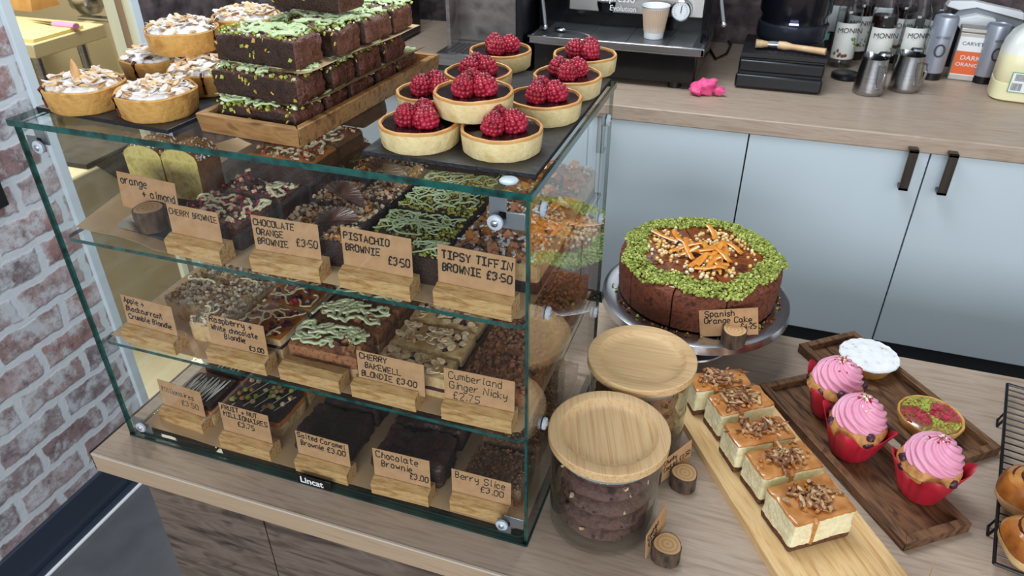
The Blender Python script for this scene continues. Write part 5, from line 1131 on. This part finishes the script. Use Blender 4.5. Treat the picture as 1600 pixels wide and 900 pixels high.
# milk jugs
def jug(u, v, lab, hR=1, rz=0):
    x, y = P(u, v, BZ); t = thing('milk_jug', lab, 'milk jug', (x, y, BZ), rz, 'steel milk jugs on the back worktop'); mb = MB()
    def sp_(k, a, r, z):
        s = max(0, math.cos(a))**12*max(0, (z-.07)/.03); return r+.012*s, z+.004*s
    mb.lathe([(0, .001), (.040, .001), (.0425, .004), (.0425, .012), (.041, .04), (.036, .088), (.0355, .102), (.0345, .102), (.035, .088), (.039, .04), (.04, .008), (0, .006)], 40, fn=sp_); mb.build('jug_body', STEEL, t)
    mb = MB(); mb.tube([(-.036, 0, .088), (-.060, 0, .090), (-.066, 0, .07), (-.058, 0, .03), (-.041, 0, .024)], .0045, 8, 0, .6); mb.build('handle', STEEL, t); return t
j = jug(1355, 145, 'steel milk jug with black slots, the left of the two', rz=2.0); jug(1411, 140, 'steel milk jug holding an upright tamper, the right of the two', rz=2.2)
for u, v, lab in ((1372, 148, 'round steel tamper standing in the left milk jug'), (1421, 140, 'steel tamper standing upright in the right milk jug')):
    x, y = P(u, v, BZ); mb = MB(); mb.lathe([(0, .012), (.014, .012), (.014, .018), (.004, .025), (.004, .105), (.012, .110), (.020, .114), (.016, .119), (0, .120)], 20); tag(mb.build('coffee_tamper', CHROME, None, (x-.008, y+.0, BZ)), lab, 'tamper')
# syrup bottles
LABM = M('cream_label', '#e2e2dc', rough=.6); LEAF = M('leaf_print', '#5f8a3c', rough=.6); NUTP = M('brown_print', '#7a4a2c', rough=.6)
def bottle(x, y, lab, liquid, rz=0, lbl=True):
    t = thing('syrup_bottle', lab, 'bottle', (x, y, BZ), rz, 'flavoured syrup bottles by the back wall'); R = .037
    mb = MB(); mb.lathe([(0, .002), (.033, .002), (R, .006), (R, .165), (.036, .178), (.026, .20), (.018, .225), (.0145, .25), (.0145, .285), (.016, .287), (.016, .296), (.0125, .298)], 32); mb.build('bottle_body', BOTG, t)
    mb = MB(); mb.lathe([(0, .004), (.034, .004), (.035, .008), (.035, .160), (.034, .172), (0, .172)], 28); mb.build('syrup', liquid, t)
    mb = MB(); mb.lathe([(.0132, .27), (.0175, .27), (.0175, .305), (0, .306)], 16); mb.build('screw_cap', BLACKP, t)
    mb = MB(); n = 20; vs = []
    for z in (.030, .140):
        for i in range(n+1): a = -PI/2-1.25+2.5*i/n; vs.append(((R+.0006)*math.cos(a), (R+.0006)*math.sin(a), z))
    mb.add(vs, [(i, i+1, n+2+i, n+1+i) for i in range(n)]); l = mb.build('paper_label', LABM, t)
    cu = text('MONIN', .0215, INK, l, (0, -R-.002, .112), align='CENTER')
    mb = MB(); rnd = random.Random(int(x*1000))
    for k in range(9):
        a = -PI/2+rnd.uniform(.1, .9); z = rnd.uniform(.045, .095); mb.chunk(((R+.001)*math.cos(a), (R+.001)*math.sin(a), z), (.010, .001, .005), 0, rnd, .1)
    mb.build('leaf_print', LEAF, l); mb = MB()
    for k in range(6):
        a = -PI/2+rnd.uniform(-.8, .1); mb.ball(((R+.000)*math.cos(a), (R+.000)*math.sin(a), rnd.uniform(.04, .06)), .006, 0, (1, .3, 1), None, 5)
    mb.build('nut_print', NUTP, l); return t
CLR = glass('clear_syrup', (.92, .93, .92, 1)); DKS = M('dark_syrup', '#1b0d0a', rough=.1); 
bottle(*P(1310, 103, BZ), 'syrup bottle with leafy label, clear syrup, leftmost of the front row', CLR, .2)
bottle(*P(1362, 112, BZ), 'syrup bottle with dark brown syrup behind the left milk jug', DKS, .25)
bottle(*P(1412, 112, BZ), 'syrup bottle with clear syrup behind the right milk jug', CLR, .3)
bottle(.475, 2.03, 'syrup bottle in the rear row with nut label, between the first two front bottles', DKS, .1)
bottle(.70, 2.03, 'syrup bottle in the rear row beside the silver can', CLR, -.1)
bottle(.60, 2.03, 'syrup bottle in the rear row with dark syrup, hidden between front ones', DKS, 0)
# silver whipped cream cans
def can(u, v, lab, h, rz):
    x, y = P(u, v, BZ); t = thing('drinks_canister', lab, 'canister', (x, y, BZ), rz, 'silver canisters on the back worktop')
    mb = MB(); mb.lathe([(0, 0), (.029, 0), (.029, .022)], 32); mb.build('black_base', BLACKP, t)
    mb = MB(); mb.lathe([(.0295, .022), (.0305, .026), (.0335, h-.01), (.032, h-.002), (.028, h), (.026, h-.003), (0, h-.003)], 36); mb.build('can_body', M('silver_paint', ['#9ea4b2', '#b4bac6'], rough=.35, metal=.5, scale=3), t)
    mb = MB(); 
    for k in range(20):
        a = 2*PI*k/20; mb.ball((.013*math.cos(a), -.0325, .09+.013*math.sin(a)*1.3), .003, 0, (1, .3, 1), None, 4)
    mb.build('round_emblem', M('dark_print', '#3c3440', rough=.5), t)
    text('HOT CHOC', .010, INK, t, (0, -.0345, .125), align='CENTER', sx=.7); return t
can(1452, 122, 'silver canister standing between the syrup bottles and the orange tin', .185, 0); can(1533, 128, 'silver canister with dark round emblem beside the milk bottle', .17, .3)
# orange labelled tin
x, y = P(1495, 120, BZ); t = thing('chocolate_tin', 'square silver tin with white and orange dark orange label', 'tin', (x+.014, y-.015, BZ), -.12); t.scale = (1.25, 1.1, 1.12)
mb = MB(); mb.box(-.036, .036, -.025, .025, 0, .125); mb.build('tin_body', M('silver_tin', '#b3aea6', rough=.35, metal=.6), t, bevel=.003)
mb = MB(); mb.box(-.0375, .0375, -.0265, .0265, .125, .137); mb.build('tin_lid', MATS['silver_tin'], t, bevel=.003)
o = bx('white_label', -.033, .033, -.0262, -.0252, .015, .115, WHITEP, t); o2 = bx('orange_band', -.033, .033, -.0265, -.0262, .018, .078, M('orange_print', '#e2632a', rough=.5), t)
text('CARVETII', .0125, INK, o, (0, -.0266, .094), align='CENTER'); text('DARK', .0165, WHITEP, o2, (0, -.027, .056), align='CENTER'); text('ORANGE', .0135, WHITEP, o2, (0, -.027, .039), align='CENTER')
# milk bottle
x, y = P(1580, 152, BZ); t = thing('milk_bottle', 'large plastic milk bottle half full at the right edge of the worktop', 'milk bottle', (x+.01, y+.01, BZ), -.12)
def sq(k, a, r, z): return r/((abs(math.cos(a))**4+abs(math.sin(a))**4)**.25)*(1 if z < .19 else .88), z
mb = MB(); mb.lathe([(0, 0), (.054, 0), (.062, .006), (.063, .05), (.060, .052), (.063, .056), (.063, .128), (.0625, .129)], 48, fn=sq); mb.build('milk', M('milk_plastic', '#e9e2b8', rough=.35, sss=.2), t)
mb = MB(); mb.lathe([(.063, .128), (.060, .150), (.050, .178), (.034, .200), (.024, .208), (.022, .212), (.022, .232), (0, .233)], 48, fn=sq); mb.build('bottle_top', M('translucent_plastic', '#e2e3dc', rough=.3), t)
t.scale = (1.12, 1.12, 1.0)
mb = MB(); mb.tube([(.02, -.02, .19), (.05, -.052, .17), (.055, -.056, .12), (.05, -.05, .09)], .010, 10); mb.build('handle', MATS['translucent_plastic'], t)
o = bx('green_label', -.03, .045, -.0645, -.0635, .03, .085, M('label_green', '#4f9a5a', rough=.5), t); o2 = bx('label_panel', -.028, .043, -.0649, -.0645, .032, .083, WHITEP, o)
mb = MB(); rnd = random.Random(2); xx = -.025
while xx < -.003: wv = rnd.choice([.0006, .0012]); mb.box(xx, xx+wv, -.0652, -.0649, .036, .056); xx += wv+.0009
for k in range(6): mb.box(-.022, .0+.004*(k % 3), -.0652, -.0649, .063+k*.003, .0645+k*.003)
mb.build('barcode', INK, o)
# white label gun / scale arm leaning on wall
t = thing('scanner_stand', 'white and grey angular appliance lying behind the orange tin', 'appliance', (0, 0, 0)); yB = 2.02
def poly(pts, y0, y1, nm, mat):
    q = [Q(u, v, yB) for u, v in pts]; mb = MB(); n = len(q)
    mb.add([(a, y0, c) for a, c in q]+[(a, y1, c) for a, c in q], [list(range(n))[::-1], list(range(n, 2*n))]+[(i, (i+1) % n, n+(i+1) % n, n+i) for i in range(n)], 0, False); return mb.build(nm, mat, t, bevel=.002)
poly([(1478, 8), (1484, 0), (1520, 0), (1598, 18), (1598, 30), (1525, 10), (1497, 14)], yB-.02, yB+.02, 'upper_arm', WHITEP)
poly([(1497, 15), (1525, 11), (1598, 31), (1598, 45), (1530, 28), (1500, 30), (1485, 28)], yB-.012, yB+.015, 'grey_body', M('mid_grey_plastic', '#7f868c', rough=.4))
poly([(1497, 24), (1524, 19), (1552, 26), (1551, 42), (1500, 45), (1494, 36)], yB-.045, yB-.005, 'white_grip', WHITEP)
bx('stand_base', *[Q(1490, 45, yB)[0], Q(1575, 50, yB)[0]], yB-.01, yB+.02, BZ, Q(1530, 42, yB)[1], BLACKP, t)
# sockets
for u, v, lab in ((1292, 28, 'double wall socket behind the leftmost syrup bottle'), (1385, 33, 'double wall socket behind the dark syrup bottle')):
    x, z = Q(u, v, BY); t = thing('wall_socket', lab, 'socket', (x, BY, z), 0, 'wall sockets above the back worktop'); bx('socket_plate', -.055, .055, -.010, -.0005, -.042, .042, WHITEP, t, .003)
    for dx in (-.03, .03): bx('switch', dx-.007, dx+.007, -.013, -.010, .01, .024, WHITEP, t, .001)
# cables
rnd = random.Random(5); mb = MB()
pts = [(*P(u, v, BZ+.006), BZ+.006) for u, v in ((1105, 70), (1118, 92), (1135, 84), (1142, 70), (1130, 52), (1150, 40))]; mb.tube(pts, .004, 8)
tag(mb.build('power_cable', BLACKP), 'black cable looping between espresso machine and knock drawer', 'cable')
